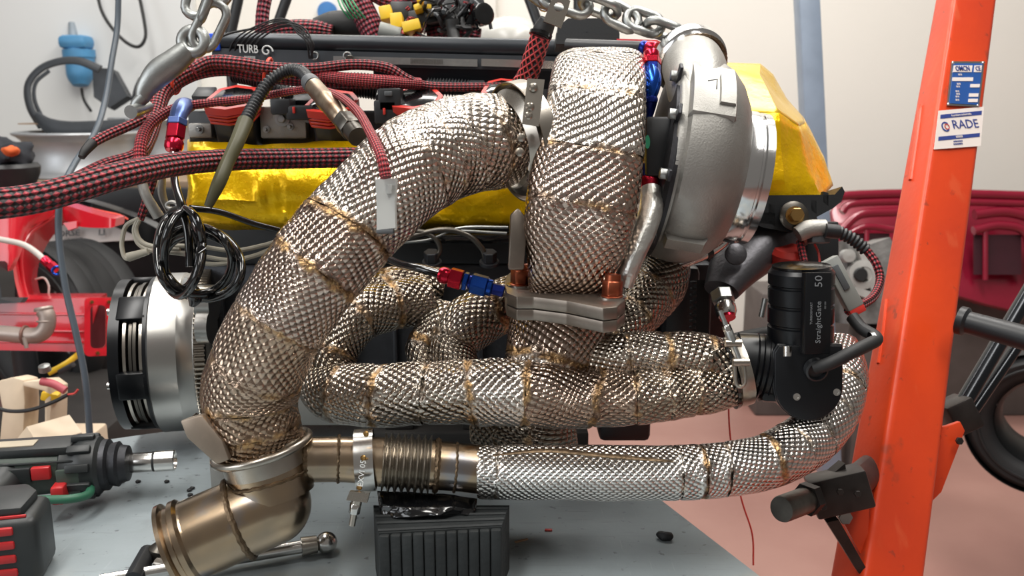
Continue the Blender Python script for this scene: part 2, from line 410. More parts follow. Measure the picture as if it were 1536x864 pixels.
mat('grey_dark', '#55585b', .5, 0, .15, 20)
mat('red_anodised', '#c01f38', .22, .85, .08, 20)
mat('blue_anodised', '#1f4fb0', .2, .85, .1, 20)
mat('blue_deep', '#1c2f86', .25, .8, .1, 20)
mat('red_plastic', '#c8352c', .38, 0, .12, 25)
mat('copper', '#b8664a', .34, 1, .2, 40)
mat('white_print', '#d6d8d6', .6, 0, 0)
mat('brass', '#b8925a', .3, 1, .15, 30)

# ------------------------------------------------------------------ the setting
def floor_mat():
    m = mat('floor_paint', '#a07a70', .42, 0, .1, 1.6, .0006, 30, col2='#8e675f'); return m
mk('floor', box((12, 11, .1), yaw((0, 1.0, -.05))), floor_mat(), kind='structure')
mk('wall_back', box((12, .12, 4.2), yaw((0, 3.86, 2.1))), mat('wall_paint', '#e6e3db', .7, 0, .03, 1.2, .0004, 40), kind='structure')
pl = PY(0, 0, 3.74).x; pr_ = PY(286, 0, 3.74).x
mk('trim_1', box((3.2, .06, 4.2), yaw((pr_ - 1.6, 3.77, 2.1)), .004), mat('panel_paint', '#d9dcdc', .5, 0, .04, 1.5), kind='structure')
mk('trim_2', box((.05, .05, 4.2), yaw((PY(735, 0, 3.78).x, 3.785, 2.1)), .004), 'wall_paint', kind='structure')

# steel-topped workbench: corner points measured on the bench plane
A_ = PZ(1142, 866, TABLE); B_ = PZ(985, 745, TABLE)
ed = (B_ - A_).normalized()                      # right edge, running away from the camera
bk0 = PZ(150, 661, TABLE); bk1 = PZ(300, 640, TABLE); bd = (bk1 - bk0).normalized()
def isect(p, u, q, v_):
    den = u.x * v_.y - u.y * v_.x; t = ((q.x - p.x) * v_.y - (q.y - p.y) * v_.x) / den; return p + u * t
cr_ = isect(A_, ed, bk0, bd)
tp = [A_ - ed * .45, cr_, bk0 - bd * .75, None]; tp[3] = tp[0] + (tp[2] - tp[1])
tb = thing('workbench', 'workbench with a scuffed blue-grey sheet metal top carrying the engine', 'workbench', (0, .9, 0))
def bench_mat():
    m = mat('bench_top', '#a3adb2', .40, .25, .1, 3.2, .0004, 60, col2='#848d90')
    stain(m, [((14, 420, 1), .5, .64, .42, (.16, .17, .17, 1)), ((380, 16, 1), .2, .66, .42, (.5, .53, .55, 1)), ((12, 360, 1), 2.2, .65, .42, (.13, .12, .11, 1)), ((110, 110, 1), 0, .64, .6, (.06, .06, .06, 1)), ((3.5, 3.5, 1), 0, .56, .5, (.46, .42, .34, 1)), ((9, 9, 1), 0, .62, .35, (.12, .12, .12, 1))])
    return m
mk('top', quad([p for p in tp], .035), bench_mat(), tb, smooth=False)
cc = sum(tp, V()) / 4
for p in tp:
    q = p + (cc - p) * .1
    mk('leg', box((.06, .06, TABLE - .035), yaw((q.x, q.y, (TABLE - .035) / 2)), .003), 'dark_cast', tb)

# ------------------------------------------------------------------ downpipe
dp = thing('downpipe', 'thick downpipe wrapped in dimpled steel sheet, sweeping down left from the turbo', 'pipe', P(385, 690, .86))
DPP = [(764, 213, .94, 67), (745, 212, .93, 71), (705, 216, .90, 73), (655, 232, .875, 77), (600, 266, .85, 77), (545, 320, .83, 74), (490, 382, .82, 74), (438, 452, .82, 73), (394, 528, .83, 71), (376, 596, .845, 72), (385, 650, .855, 68), (398, 684, .86, 62)]
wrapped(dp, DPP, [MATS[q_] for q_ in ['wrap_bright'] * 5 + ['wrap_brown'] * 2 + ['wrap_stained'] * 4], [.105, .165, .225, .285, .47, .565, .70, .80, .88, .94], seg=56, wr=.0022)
def ringat(o, ax, R_, r_, m, parent, name, n=40, seg=10):
    M = axf(o, ax); return mk(name, loop_tube([M @ V((R_ * cos(a), R_ * sin(a), 0)) for a in np.linspace(0, 2 * pi, n, endpoint=False)], r_, seg), m, parent)
dax = (P(398, 690, .86) - P(385, 645, .855)).normalized()
# bare collar and v-band at the lower end
Mv = axf(P(392, 668, .857), dax)
mk('collar', lathe([(S(62, .857), -.02), (S(63, .857), 0), (S(63, .857), .022)], Mv, 40, caps=False), 'steel', dp)
vb = thing('band_clamp', 'slim round-wire band clamp with angular nut block under the wrapped downpipe', 'clamp', P(392, 690, .857))
ringat(P(393, 672, .857), dax, S(71, .857), S(6, .857), 'steel', vb, 'ring', 56)
Mb = frame(P(322, 652, .83), (RT * .62 - UP * .78).normalized(), (RT * .78 + UP * .62).normalized(), -FW)
mk('clamp_block', prism([(-.028, -.009), (-.012, -.014), (.024, -.008), (.028, .004), (.010, .010), (-.020, .010)], .022, Mb, .002), mat('clamp_beige', '#9a8c7e', .45, .7, .15, 40), vb)
mk('clamp_bolt', tube([P(296, 628, .83), P(312, 640, .83)], S(6, .83), 10, 1, smooth=False), 'steel_dark', vb)
g = G()
for i in range(9): g.add(*lathe([(S(6.5, .83), 0), (S(7.6, .83), .0009), (S(6.5, .83), .0018)], axf(P(290 + i * 1.5, 624 + i * 1.2, .83), P(312, 640, .83) - P(296, 628, .83)), 12))
mk('thread', g, 'steel_dark', vb)

# flat riveted strap clamp between downpipe and turbine
sc_ = thing('strap_clamp', 'flat riveted stainless strap clamp joining downpipe to turbine housing', 'clamp', P(795, 290, .95))
sax = (P(800, 205, .955) - P(770, 212, .945)).normalized()
Ms = axf(P(784, 212, .925), sax)
def band(R_, h, M, a0=0., a1=2 * pi, th=.0012, seg=64):
    return lathe([(R_, -h / 2), (R_ + th, -h / 2), (R_ + th, h / 2), (R_, h / 2), (R_, -h / 2)], M, seg, False, a0, a1)
mk('strap', band(S(88, .925), .0175, Ms, th=.0015), 'steel', sc_)
mk('strap_end', quad([P(791, 118, .866), P(817, 120, .866), P(808, 190, .862), P(783, 186, .862)], .0012), 'steel', sc_)
for (x, y) in [(795, 160), (793, 174), (786, 206), (784, 228), (800, 131)]:
    mk('rivet', lathe([(0, .0022), (S(4, .9), .0018), (S(6.5, .9), 0)], axf(P(x - (4 if y > 190 else 0), y, .862 if y < 190 else .8645), -FW), 14), 'steel', sc_)
mk('v_flange', lathe([(S(66, .93), -.018), (S(80, .93), -.010), (S(83, .93), .006), (S(66, .93), .016)], Ms, 56, False), 'steel', sc_)

# ------------------------------------------------------------------ bare stainless merge pipe
mp = thing('merge_pipe', 'bare heat-tinted stainless Y-pipe with welded joints and open flange', 'pipe', P(330, 850, .82))
def stain_mat():
    m = bpy.data.materials.new('tinted_stainless'); m.use_nodes = True; nt = m.node_tree; b = nt.nodes['Principled BSDF']; L = nt.links.new
    tc = nd(nt, 'ShaderNodeTexCoord'); nz = nd(nt, 'ShaderNodeTexNoise'); nz.inputs['Scale'].default_value = 16; nz.inputs['Detail'].default_value = 3
    L(tc.outputs['Object'], nz.inputs['Vector']); rp = nd(nt, 'ShaderNodeValToRGB'); e = rp.color_ramp.elements
    e[0].position = .3; e[0].color = (.31, .25, .19, 1); e[1].position = .72; e[1].color = (.40, .36, .33, 1)
    x = e.new(.52); x.color = (.44, .33, .22, 1); x = e.new(.62); x.color = (.34, .33, .34, 1)
    L(nz.outputs[0], rp.inputs[0]); L(rp.outputs[0], b.inputs['Base Color']); b.inputs['Metallic'].default_value = 1; b.inputs['Roughness'].default_value = .24
    MATS['tinted_stainless'] = m
stain_mat(); mat('weld', '#7d6a55', .42, 1, .3, 120, .001, 350)
def weldring(o, ax, R_, parent, r_=.0022):
    M = axf(o, ax); g = G()
    pts = []
    for a in np.linspace(0, 2 * pi, 90, endpoint=False):
        rr = R_ + .0003 * sin(a * 40); pts.append(M @ V((rr * cos(a), rr * sin(a), .0004 * sin(a * 23))))
    g.add(*loop_tube(pts, r_, 6)); return mk('weld_bead', g, 'weld', parent)
c0, c1, c2, c3, c4 = P(400, 696, .86), P(412, 732, .862), P(386, 764, .858), P(350, 784, .853), P(283, 812, .845)
mk('upper_leg', tube([c0, P(412, 744, .862)], S(60, .86), 40, 1, False, smooth=False), 'tinted_stainless', mp)
dl = (P(420, 752, .862) - c4).normalized(); Ml = axf(c4, dl); Ll = (P(420, 752, .862) - c4).length; rl = S(60, .853)
mk('lower_leg', lathe([(rl, 0), (rl, Ll * .55)], Ml, 48, False), 'tinted_stainless', mp)
mk('elbow', lathe([(rl, Ll * .55), (rl, Ll * .9)] + [(rl * cos(a), Ll * .9 + rl * sin(a)) for a in np.linspace(.15, pi / 2, 10)], Ml, 48, False), 'tinted_stainless', mp)
weldring(P(404, 716, .86), P(412, 744, .862) - c0, rl * 1.02, mp, .0016); weldring(c4 + dl * Ll * .55, dl, rl * 1.01, mp, .0030)
c3 = c4 + dl * .05
ax4 = (c4 - c3).normalized(); M4 = axf(c4, ax4); r4 = S(59, .85)
mk('outlet_flange', lathe([(r4, -.012), (r4 + .001, -.004), (r4 + .0045, -.001), (r4 + .0045, .004), (r4 + .001, .006), (r4 + .001, .010), (r4 + .006, .0125), (r4 + .006, .0165), (r4 - .002, .0165), (r4 - .003, -.01)], M4, 56, False), 'tinted_stainless', mp)
b0, b1, b2, b3, b4, b5 = P(432, 690, .87), P(520, 689, .88), P(575, 693, .885), P(645, 697, .89), P(680, 700, .892), P(735, 706, .895)
mk('branch', tube([b0, b1, b2], [S(34, .87), S(34, .88), S(37, .885)], 36, 4, False), 'tinted_stainless', mp)
weldring(P(457, 690, .872), b1 - b0, S(35, .875), mp, .0036)
weldring(P(508, 688, .88), b1 - b0, S(34.5, .88), mp, .0016)
g = G(); ax = (b3 - b2).normalized(); M = axf(b2, ax); Lb = (b3 - b2).length; prof = []
for i in range(7 * 8 + 1):
    t = i / (7 * 8); prof.append((S(40, .887) + S(4.5, .887) * cos(2 * pi * 7 * t), t * Lb))
mk('bellows', lathe(prof, M, 40, False), 'steel', mp)
mk('stub', tube([b3, b4, b5], [S(37, .89), S(36, .892), S(36, .895)], 36, 4, False), 'tinted_stainless', mp)
weldring(P(655, 698, .89), ax, S(37, .89), mp, .003); weldring(P(683, 701, .892), ax, S(36, .892), mp, .0014)
# band clamp on the branch
bc = thing('exhaust_clamp', 'brushed flat band clamp with hanging bolt around the bare stainless branch', 'clamp', P(545, 785, .85))
Mc = axf(P(548, 690, .882), b2 - b1 + V((0, 0, .006)))
mk('band', band(S(46, .85), .0185, Mc, th=.0016), 'steel_bright', bc)
mk('tab', quad([P(526, 735, .838), P(556, 737, .838), P(552, 752, .838), P(521, 748, .838)], .006), 'steel', bc)
mk('clamp_bolt', tube([P(535, 748, .84), P(528, 788, .842)], S(5, .84), 12, 1, smooth=False), 'steel', bc)
mk('nut', prism(hexout(S(9, .84)), .010, axf(P(531, 770, .84), P(535, 748, .84) - P(528, 788, .842)), .0005, 1), 'steel_bright', bc)
mk('bolt_sleeve', lathe([(S(8, .84), 0), (S(8, .84), .009)], axf(P(534, 758, .84), P(535, 748, .84) - P(528, 788, .842)), 16), 'steel', bc)
for (x, y) in [(549, 651), (545, 687), (539, 731)]:
    mk('dimple', lathe([(0, .0008), (S(3, .84), .0012), (S(4.5, .84), 0)], axf(P(x, y, .838 if y > 660 else .845), -FW), 14), 'brass', bc)
mk('stamped_text', text_geo('EXVI 05', S(9, .838), frame(P(543, 710, .8365), (UP * .99 + RT * .12).normalized(), (-RT * .99 + UP * .12).normalized(), -FW), .0002), 'white_print', bc)

# wrapped dump pipe along the bottom right
wp = thing('dump_pipe', 'slender pipe in clean dimpled wrap running right and up behind the wastegate', 'pipe', P(900, 750, .9))
wrapped(wp, [(716, 708, .894, 40), (800, 708, .895, 41), (900, 709, .895, 41), (1000, 709, .90, 41), (1080, 705, .905, 41), (1150, 692, .915, 41), (1208, 662, .935, 42), (1246, 616, .965, 42), (1258, 566, 1.0, 42), (1248, 525, 1.03, 40)], MATS['wrap_clean'], [.035, .40, .45, .50, .60, .66, .73, .80, .88], seg=40, wr=.0009, pitch=.0050, base_rot=.62, rustw=.007)
g = G(); pts = [P(740, 683, .872), P(820, 676, .867), P(900, 683, .867), P(985, 690, .866), P(1010, 692, .868)]
mk('seam', tube(pts, [.0015, .004, .004, .003, .001], 8, 8, ell=[(.5, 1.)] * 5), 'weld', wp)

# ------------------------------------------------------------------ exhaust manifold
em = thing('exhaust_manifold', 'tubular exhaust manifold sheathed in rust-stained dimpled steel wrap', 'manifold', P(780, 640, .95))
WD = MATS['wrap_shaded']; WB = MATS['wrap_bright']
# left collector
wrapped(em, [(462, 560, .955, 30), (500, 586, .94, 44), (560, 592, .925, 47), (640, 590, .92, 48), (720, 588, .92, 50), (800, 590, .92, 50), (860, 596, .925, 48), (930, 598, .925, 42), (1000, 592, .93, 40), (1060, 584, .94, 38), (1100, 572, .95, 36)], [MATS[q_] for q_ in ['wrap_shaded', 'wrap_half_shaded', 'wrap_half_shaded', 'wrap_half_shaded', 'wrap_bright', 'wrap_brown', 'wrap_brown', 'wrap_half_shaded', 'wrap_half_shaded', 'wrap_half_shaded']], [.1, .2, .30, .40, .52, .68, .76, .83, .9], seg=44, wr=.0022)
# riser to the turbo flange
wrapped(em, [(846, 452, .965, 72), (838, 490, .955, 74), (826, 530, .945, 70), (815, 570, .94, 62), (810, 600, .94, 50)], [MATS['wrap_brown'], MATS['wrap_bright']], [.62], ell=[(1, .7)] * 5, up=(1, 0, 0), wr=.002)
# upper right lobe into the wastegate
wrapped(em, [(872, 540, .95, 34), (930, 536, .945, 36), (990, 532, .945, 37), (1050, 540, .95, 40), (1098, 556, .955, 42)], MATS['wrap_half_shaded'], [.3, .55, .8], wr=.002)
# left loop runner
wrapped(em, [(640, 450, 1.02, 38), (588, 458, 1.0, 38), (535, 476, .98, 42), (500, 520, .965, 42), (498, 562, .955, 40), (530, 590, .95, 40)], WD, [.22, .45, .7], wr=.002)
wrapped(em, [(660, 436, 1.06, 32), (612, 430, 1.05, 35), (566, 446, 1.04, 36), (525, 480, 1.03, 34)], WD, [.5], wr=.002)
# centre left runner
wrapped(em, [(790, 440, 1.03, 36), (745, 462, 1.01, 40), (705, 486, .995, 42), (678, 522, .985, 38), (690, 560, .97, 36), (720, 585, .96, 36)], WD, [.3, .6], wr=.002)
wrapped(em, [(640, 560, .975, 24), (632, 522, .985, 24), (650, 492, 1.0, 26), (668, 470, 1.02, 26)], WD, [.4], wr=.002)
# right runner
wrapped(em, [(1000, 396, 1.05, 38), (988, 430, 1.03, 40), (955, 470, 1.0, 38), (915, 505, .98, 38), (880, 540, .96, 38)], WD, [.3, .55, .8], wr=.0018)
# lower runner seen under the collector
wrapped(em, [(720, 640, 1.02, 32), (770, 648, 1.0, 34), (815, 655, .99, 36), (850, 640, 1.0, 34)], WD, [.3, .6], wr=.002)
# ------------------------------------------------------------------ turbocharger
tu = thing('turbocharger', 'large turbocharger with wrapped turbine housing and grey cast compressor housing', 'turbocharger', P(860, 470, .92))
TP = [(848, 446, .935, 54), (852, 420, .925, 60), (859, 390, .91, 70), (866, 340, .90, 82), (876, 280, .893, 84), (887, 215, .893, 79), (894, 160, .905, 74), (897, 122, .94, 71), (900, 108, 1.0, 66), (898, 122, 1.07, 62), (893, 170, 1.12, 60)]
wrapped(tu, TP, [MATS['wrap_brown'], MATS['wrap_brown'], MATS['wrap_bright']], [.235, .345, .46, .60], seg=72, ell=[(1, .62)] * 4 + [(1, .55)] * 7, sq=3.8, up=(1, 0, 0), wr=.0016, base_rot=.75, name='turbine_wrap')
# flange, two plates
z0 = P(850, 446, .885).z; mat('flange_steel', '#8f857b', .34, .9, .2, 30)
def flange_out(dy=0):
    o = [(757, 428), (759, 414), (772, 402), (800, 404), (870, 412), (925, 416), (938, 434), (938, 450), (926, 460), (905, 462), (850, 451), (800, 445), (775, 445), (760, 439)]
    return [PZ(x, y, z0) for x, y in o]
fo = flange_out(); M = Matrix.Translation((0, 0, z0))
mk('turbine_flange', prism([(p.x, p.y) for p in fo], -.0125, M, .0012), 'flange_steel', tu)
mk('manifold_flange', prism([(p.x, p.y) for p in fo], -.0115, Matrix.Translation((0, 0, z0 - .0132)), .0012), 'flange_steel', em)
for (x, y) in [(780, 428), (918, 446)]:
    o = PZ(x, y, z0); nt_ = mk('copper_nut', lathe([(S(17, .87), 0), (S(17, .87), .002), (S(13, .87), .0035)], axf(o, (0, 0, 1)), 24), 'copper', tu, label='copper-coated locking nut')
    mk('hex', prism(hexout(S(16.5, .87)), .015, axf(o + V((0, 0, .002)), (.03, .05, 1)), .001, 1), 'copper', nt_)
    mk('crown', lathe([(S(12.8, .87), .016), (S(12.3, .87), .023), (S(9, .87), .0235), (S(8.5, .87), .019), (0, .019)], axf(o, (.03, .05, 1)), 20), 'copper', nt_)
    mk('stud', lathe([(S(8.2, .87), .012), (S(8.2, .87), .0215), (S(6, .87), .0225), (0, .0225)], axf(o, (.03, .05, 1)), 16), 'zinc', nt_)
    mk('washer', lathe([(S(22, .87), 0), (S(22, .87), .0015), (S(14, .87), .0018)], axf(o, (0, 0, 1)), 24), 'steel_bright', nt_)
mk('flange_ear', prism([(0, 0), (.016, 0), (.020, .05), (.010, .062), (.002, .055)], .02, frame(P(762, 405, .905), RT, UP, -FW), .002), 'flange_steel', tu)
# compressor housing
CC = P(1036, 254, 1.0); CA = (RT * .985 - UP * .16).normalized(); MC = axf(CC, CA, FW)   # local x = FW x CA ...
k1 = 1 / F
def snail():
    prof = [(-52, 120), (-50, 146), (-46, 150), (-38, 150), (-34, 156), (-10, 160), (12, 158), (30, 150), (46, 134), (58, 116), (62, 104), (64, 98)]
    v = []; f = []; n = 96; uv = []
    ex = MC.to_3x3() @ V((1, 0, 0)); ey = MC.to_3x3() @ V((0, 1, 0))
    for i, (h, r) in enumerate(prof):
        for k in range(n):
            a = 2 * pi * k / n; d_ = ex * cos(a) + ey * sin(a)
            up_ = d_.dot(UP); fr = -d_.dot(FW)
            ang = atan2(up_, fr)                      # 0 = towards camera, pi/2 = up
            gr = .93 + .07 * max(0, sin(ang)) - .03 * max(0, -sin(ang))
            if 4 <= i <= 8: gr *= 1 + .02 * cos(ang - .7)
            p = CC + CA * (h * k1) + d_ * (r * k1 * gr)
            v.append(p); uv.append((a, h * k1))
    m = len(prof)
    for i in range(m - 1):
        for k in range(n): f.append((i * n + k, i * n + (k + 1) % n, (i + 1) * n + (k + 1) % n, (i + 1) * n + k))
    return v, f, uv
ch = mk('compressor_housing', snail(), 'alu_cast', tu, ang=50)
mk('back_plate', lathe([(0, -58 * k1), (100 * k1, -58 * k1), (134 * k1, -54 * k1), (139 * k1, -48 * k1), (139 * k1, -42 * k1)], MC, 64), 'dark_cast', tu)
mk('inlet_ring', lathe([(97 * k1, 58 * k1), (99 * k1, 62 * k1), (99 * k1, 79 * k1), (95 * k1, 81 * k1), (95 * k1, 84 * k1), (98 * k1, 86 * k1), (98 * k1, 97 * k1), (92 * k1, 98 * k1), (80 * k1, 70 * k1)], MC, 72, False), 'alu_machined', tu)
def onrim(px, py, r, lift=0.):
    return P(px, py, r)
def pad(x0, y0, x1, y1, d0, d1, th=.006, sl=-8, name='cast_pad'):
    pts = [P(x0, y0, d0), P(x1, y0 + 4, d0 + .004), P(x1 + sl, y1 + 4, d1 + .004), P(x0 + sl, y1, d1)]
    M = quad(pts, th); return mk(name, M, 'alu_cast', ch)
# raised pads on the rim
def rimpad(h0, h1, a0, a1, r, name='cast_pad'):
    """a raised block on the rim between axial positions h and angles (deg, 0 = camera, 90 = up)"""
    v = []; f = []; n = 10; rows = []
    ex = -FW - CA * (-FW).dot(CA); ex.normalize(); ey = UP - CA * UP.dot(CA); ey.normalize()
    for (h, rr) in [(h0 - 3, 150), (h0, r), (h1, r), (h1 + 5, 150)]:
        row = []
        for k in range(n + 1):
            a = radians(a0 + (a1 - a0) * k / n); rk = rr if 0 < k < n else 148
            aa = a + (radians(1.5) if k == 0 else -radians(1.5) if k == n else 0) * (1 if rr == r else 0)
            row.append(len(v)); v.append(CC + CA * (h * k1) + (ex * cos(aa) + ey * sin(aa)) * (rk * k1 * (.945 + .04 * max(0, sin(aa)))))
        rows.append(row)
    for i in range(3):
        for k in range(n): f.append((rows[i][k], rows[i][k + 1], rows[i + 1][k + 1], rows[i + 1][k]))
    return mk(name, (v, f), 'alu_cast', ch, ang=30)
rimpad(-36, 22, 16, 60, 164); rimpad(-34, 18, -58, -49, 162); rimpad(0, 20, 24, 48, 169)
ex = -FW - CA * (-FW).dot(CA); ex.normalize(); ey = UP - CA * UP.dot(CA); ey.normalize()
for a in (52, 20, -14, -50):
    a = radians(a); rd = ex * cos(a) + ey * sin(a); o = CC + CA * (-50 * k1) + rd * (141 * k1)
    cl = mk('clamp_plate', box((.012, .026, .004), axf(o - CA * .002, CA, rd), .0008, 1), 'dark_cast', tu)
    mk('clamp_screw', prism(hexout(.0062), .009, axf(o - CA * .011, CA), .0006, 1), 'zinc', cl)
# marker stroke on the pad
mk('marker_seven', tube([P(1062, 121, .853), P(1076, 119, .853), P(1075, 134, .853)], .0006, 6, 1, smooth=False), 'black_plastic', ch)
# outlet
oa = (UP * .62 + FW * .75 - RT * .16).normalized(); o0 = P(1049, 165, .95); o1 = P(1038, 96, 1.04)
mk('outlet_neck', tube([P(1050, 215, .93), P(1050, 150, .945), P(1044, 112, .985), o1], [S(30, .93), S(46, .94), S(47, .985), S(46, 1.04)], 40, 8, False, ell=[(1, 1)] * 4), 'alu_cast', tu)
Mo = axf(o1, oa); r0 = S(47, 1.04)
mk('outlet_flange', lathe([(r0, -.01), (r0 + .002, -.004), (r0 + .004, 0), (r0 + .0065, .002), (r0 + .0065, .012), (r0 + .004, .014), (r0 + .004, .02), (r0 + .001, .022), (r0 - .003, .022), (r0 - .004, 0)], Mo, 56, False), 'alu_machined', tu)
weldring(o1 - oa * .006, oa, r0 + .001, tu, .003)
# centre section between the housings
mk('bearing_housing', tube([P(945, 250, 1.0), P(1010, 258, 1.0)], [S(62, 1), S(72, 1)], 32, 1, smooth=False), 'dark_cast', tu)
mk('oil_block', box((S(38, .93), .05, S(90, .93)), frame(P(982, 225, .945), RT, FW, UP), .004), 'black_plastic', tu)
mk('green_paint_dab', prism(circ(S(8, .92), 12), .0008, frame(P(971, 213, .916), RT * .5, UP * 1.3, -FW)), mat('green_paint', '#1f8a63', .5), tu)
# ------------------------------------------------------------------ hose fittings
def fit(parent, p0, p1, segs, name='fitting'):
    """anodised hose end: segs = (t0, t1, r, kind, mat)"""
    ax = (p1 - p0); L = ax.length; M = axf(p0, ax)
    for (t0, t1, r, kd, m) in segs:
        Mk = M @ Matrix.Translation((0, 0, t0 * L)); h = (t1 - t0) * L
        if kd == 'hex': mk('hex_nut', prism(hexout(r), h, Mk, r * .06, 1), m, parent, ang=15)
        elif kd == 'cone': mk('taper', lathe([(r * .75, 0), (r, h * .3), (r, h * .7), (r * .8, h)], Mk, 24), m, parent)
        else: mk('collar', lathe([(r * .92, 0), (r, h * .15), (r, h * .85), (r * .92, h)], Mk, 24), m, parent)
of = thing('oil_fitting', 'red and blue anodised hose end with black line, beside the turbo flange', 'hose fitting', P(705, 440, .93))
a, b = P(658, 411, .935), P(756, 437, .93); r = S(1, .93)
fit(of, a, b, [(0, .17, 13 * r, 'cone', 'red_anodised'), (.17, .36, 16 * r, 'hex', 'red_anodised'), (.38, .45, 15 * r, 'hex', 'blue_anodised'), (.46, .50, 11 * r, 'col', 'blue_deep'), (.50, .74, 16.5 * r, 'hex', 'blue_anodised'), (.74, .82, 13 * r, 'col', 'blue_anodised'), (.82, 1.0, 9.5 * r, 'hex', 'blue_deep')])
mk('oil_line', tube([P(560, 372, 1.02), P(590, 392, .98), P(625, 402, .95), P(665, 413, .935)], S(6, .95), 12, 8), 'black_gloss', of)
uf = thing('feed_fitting', 'blue elbow hose end with red collar above the turbo centre section', 'hose fitting', P(977, 180, .96))
mk('elbow', tube([P(977, 104, .952), P(979, 118, .945), P(978, 132, .942), P(976, 146, .942)], [S(11, .95), S(13.5, .945), S(12, .942), S(9, .942)], 20, 8), 'blue_anodised', uf)
mk('tail', tube([P(976, 146, .942), P(974, 160, .945), P(970, 178, .95)], [S(11, .945), S(10, .945), S(8, .945)], 16, 4), 'blue_deep', uf)
fit(uf, P(977, 78, .96), P(978, 110, .952), [(0, .35, S(12, .95), 'col', 'red_anodised'), (.35, .62, S(15, .95), 'hex', 'red_anodised'), (.62, 1, S(14, .95), 'hex', 'blue_deep')])
mk('ring', lathe([(S(11, .94), 0), (S(12, .94), .003), (S(11, .94), .006)], axf(P(975, 146, .94), -UP), 20), 'blue_deep', uf)
df = thing('drain_hose', 'oil drain hose in silver heat sleeve with blue and red end below turbo', 'hose', P(955, 425, .92))
fit(df, P(972, 234, .935), P(974, 292, .93), [(0, .22, S(9, .93), 'col', 'brass'), (.22, .55, S(14, .93), 'hex', 'blue_deep'), (.55, 1.0, S(15, .93), 'col', 'red_anodised')])
mk('sleeve', tube([P(976, 284, .925), P(977, 310, .915), P(968, 345, .905), P(955, 378, .90), P(944, 405, .90), P(938, 428, .905)], [S(16, .92), S(18, .915), S(17, .905), S(15, .9), S(14, .9), S(12, .905)], 24, 10), mat('silver_sleeve', '#d0cfca', .34, .9, .12, 30, .0016, 110), df)
# ------------------------------------------------------------------ engine
en = thing('engine', 'inline engine with dark cast block and head behind the wrapped exhaust', 'engine', (0, 1.25, TABLE + .1))
def ybox(x0, y0, x1, y1, Y, dp, bev=.004):
    a = PY(x0, y0, Y); b = PY(x1, y1, Y); c = (a + b) / 2
    return box((abs(b.x - a.x), dp, abs(b.z - a.z)), Matrix.Translation((c.x, Y + dp / 2, c.z)), bev)
mk('cylinder_block', ybox(300, 395, 1062, 612, 1.20, .30, .01), 'dark_cast', en)
g = G()
for x in range(330, 1040, 64): g.add(*ybox(x, 430, x + 12, 600, 1.185, .03, .003))
mk('block_ribs', g, 'dark_cast', en)
mk('lower_block', ybox(330, 585, 540, 640, 1.17, .25, .006), 'alu_cast', en)
mk('oil_pan', ybox(540, 598, 970, 638, 1.18, .22, .02), 'black_plastic', en)
mk('sump', ybox(900, 598, 976, 664, 1.15, .10, .008), 'black_plastic', en)
mk('pan_bracket', ybox(925, 628, 952, 640, 1.15, .03, .002), 'brass', en)
mk('cylinder_head', ybox(285, 300, 1010, 398, 1.19, .26, .008), 'black_plastic', en)
mk('head_ledge', ybox(560, 352, 790, 366, 1.15, .05, .003), 'black_gloss', en)
mk('head_plate', ybox(280, 166, 790, 218, 1.24, .02, .004), 'black_plastic', en)
for (x0, x1, y0, y1) in [(281, 318, 185, 207), (388, 460, 160, 208)]:
    mk('machined_pad', ybox(x0, y0, x1, y1, 1.222, .02, .003), 'alu_cast', en)
for (x, y, rr) in [(424, 178, 11), (400, 194, 5), (436, 190, 5), (300, 194, 6), (462, 178, 6)]:
    bolt(axf(PY(x, y, 1.222), (0, -1, 0)), S(rr, 1.25) * .55, .008, MATS['zinc'], en, 'head_bolt', S(rr, 1.25))
# front timing case right of the head
mk('timing_case', ybox(1000, 330, 1090, 560, 1.26, .12, .01), 'dark_cast', en)
# gold foil over the cam cover side
def foil():
    rows = [(213, 1.205), (228, 1.19), (246, 1.175), (262, 1.165), (280, 1.16), (297, 1.158), (308, 1.165), (318, 1.163), (330, 1.17), (343, 1.19)]
    v = []; f = []; n = 90; xs = np.linspace(262, 792, n + 1)
    for j, (y, Y) in enumerate(rows):
        for i, x in enumerate(xs):
            p = PY(x + (12 if j in (4, 5) and i == 0 else 0), y + (2 * sin(x * .02)), Y)
            q = V((x * .011, y * .07, 0))
            p.y += .009 * noise.noise(q) + .003 * noise.noise(q * 3.1) + (.05 * max(0, 1 - i / 5) ** 2)
            if 385 < x < 430 and 270 < y < 300: p.y += .010 * noise.noise(q * 9)
            p.z += .004 * noise.noise(q * 2 + V((5, 5, 0))); v.append(p)
    for j in range(len(rows) - 1):
        for i in range(n): a = j * (n + 1) + i; f.append((a, a + 1, a + n + 2, a + n + 1))
    return v, f
gf = mk('foil_shield', foil(), 'gold_foil', en, label='crinkled gold heat foil', ang=60)
for k in range(5): gf.data.polygons[0]
so = gf.modifiers.new('thickness', 'SOLIDIFY'); so.thickness = .0015
# fuel lines
for pts, r_ in [([(560, 372), (610, 348), (645, 352), (660, 372), (652, 390)], 4), ([(590, 362), (660, 345), (700, 352), (722, 372), (728, 388)], 4.5), ([(560, 356), (620, 350), (680, 346), (760, 350)], 2.5), ([(565, 366), (640, 360), (690, 342), (762, 341)], 2.2)]:
    mk('hard_line', tube([PY(x, y, 1.125) for x, y in pts], S(r_, 1.13), 10, 8), 'steel_dark' if r_ > 3 else 'zinc', en)
for (x, y) in [(648, 396), (734, 396)]:
    bolt(axf(PY(x, y, 1.13), (0, -.3, .95)), S(12, 1.13), .014, MATS['dark_cast'], en, 'line_nut', S(15, 1.13))
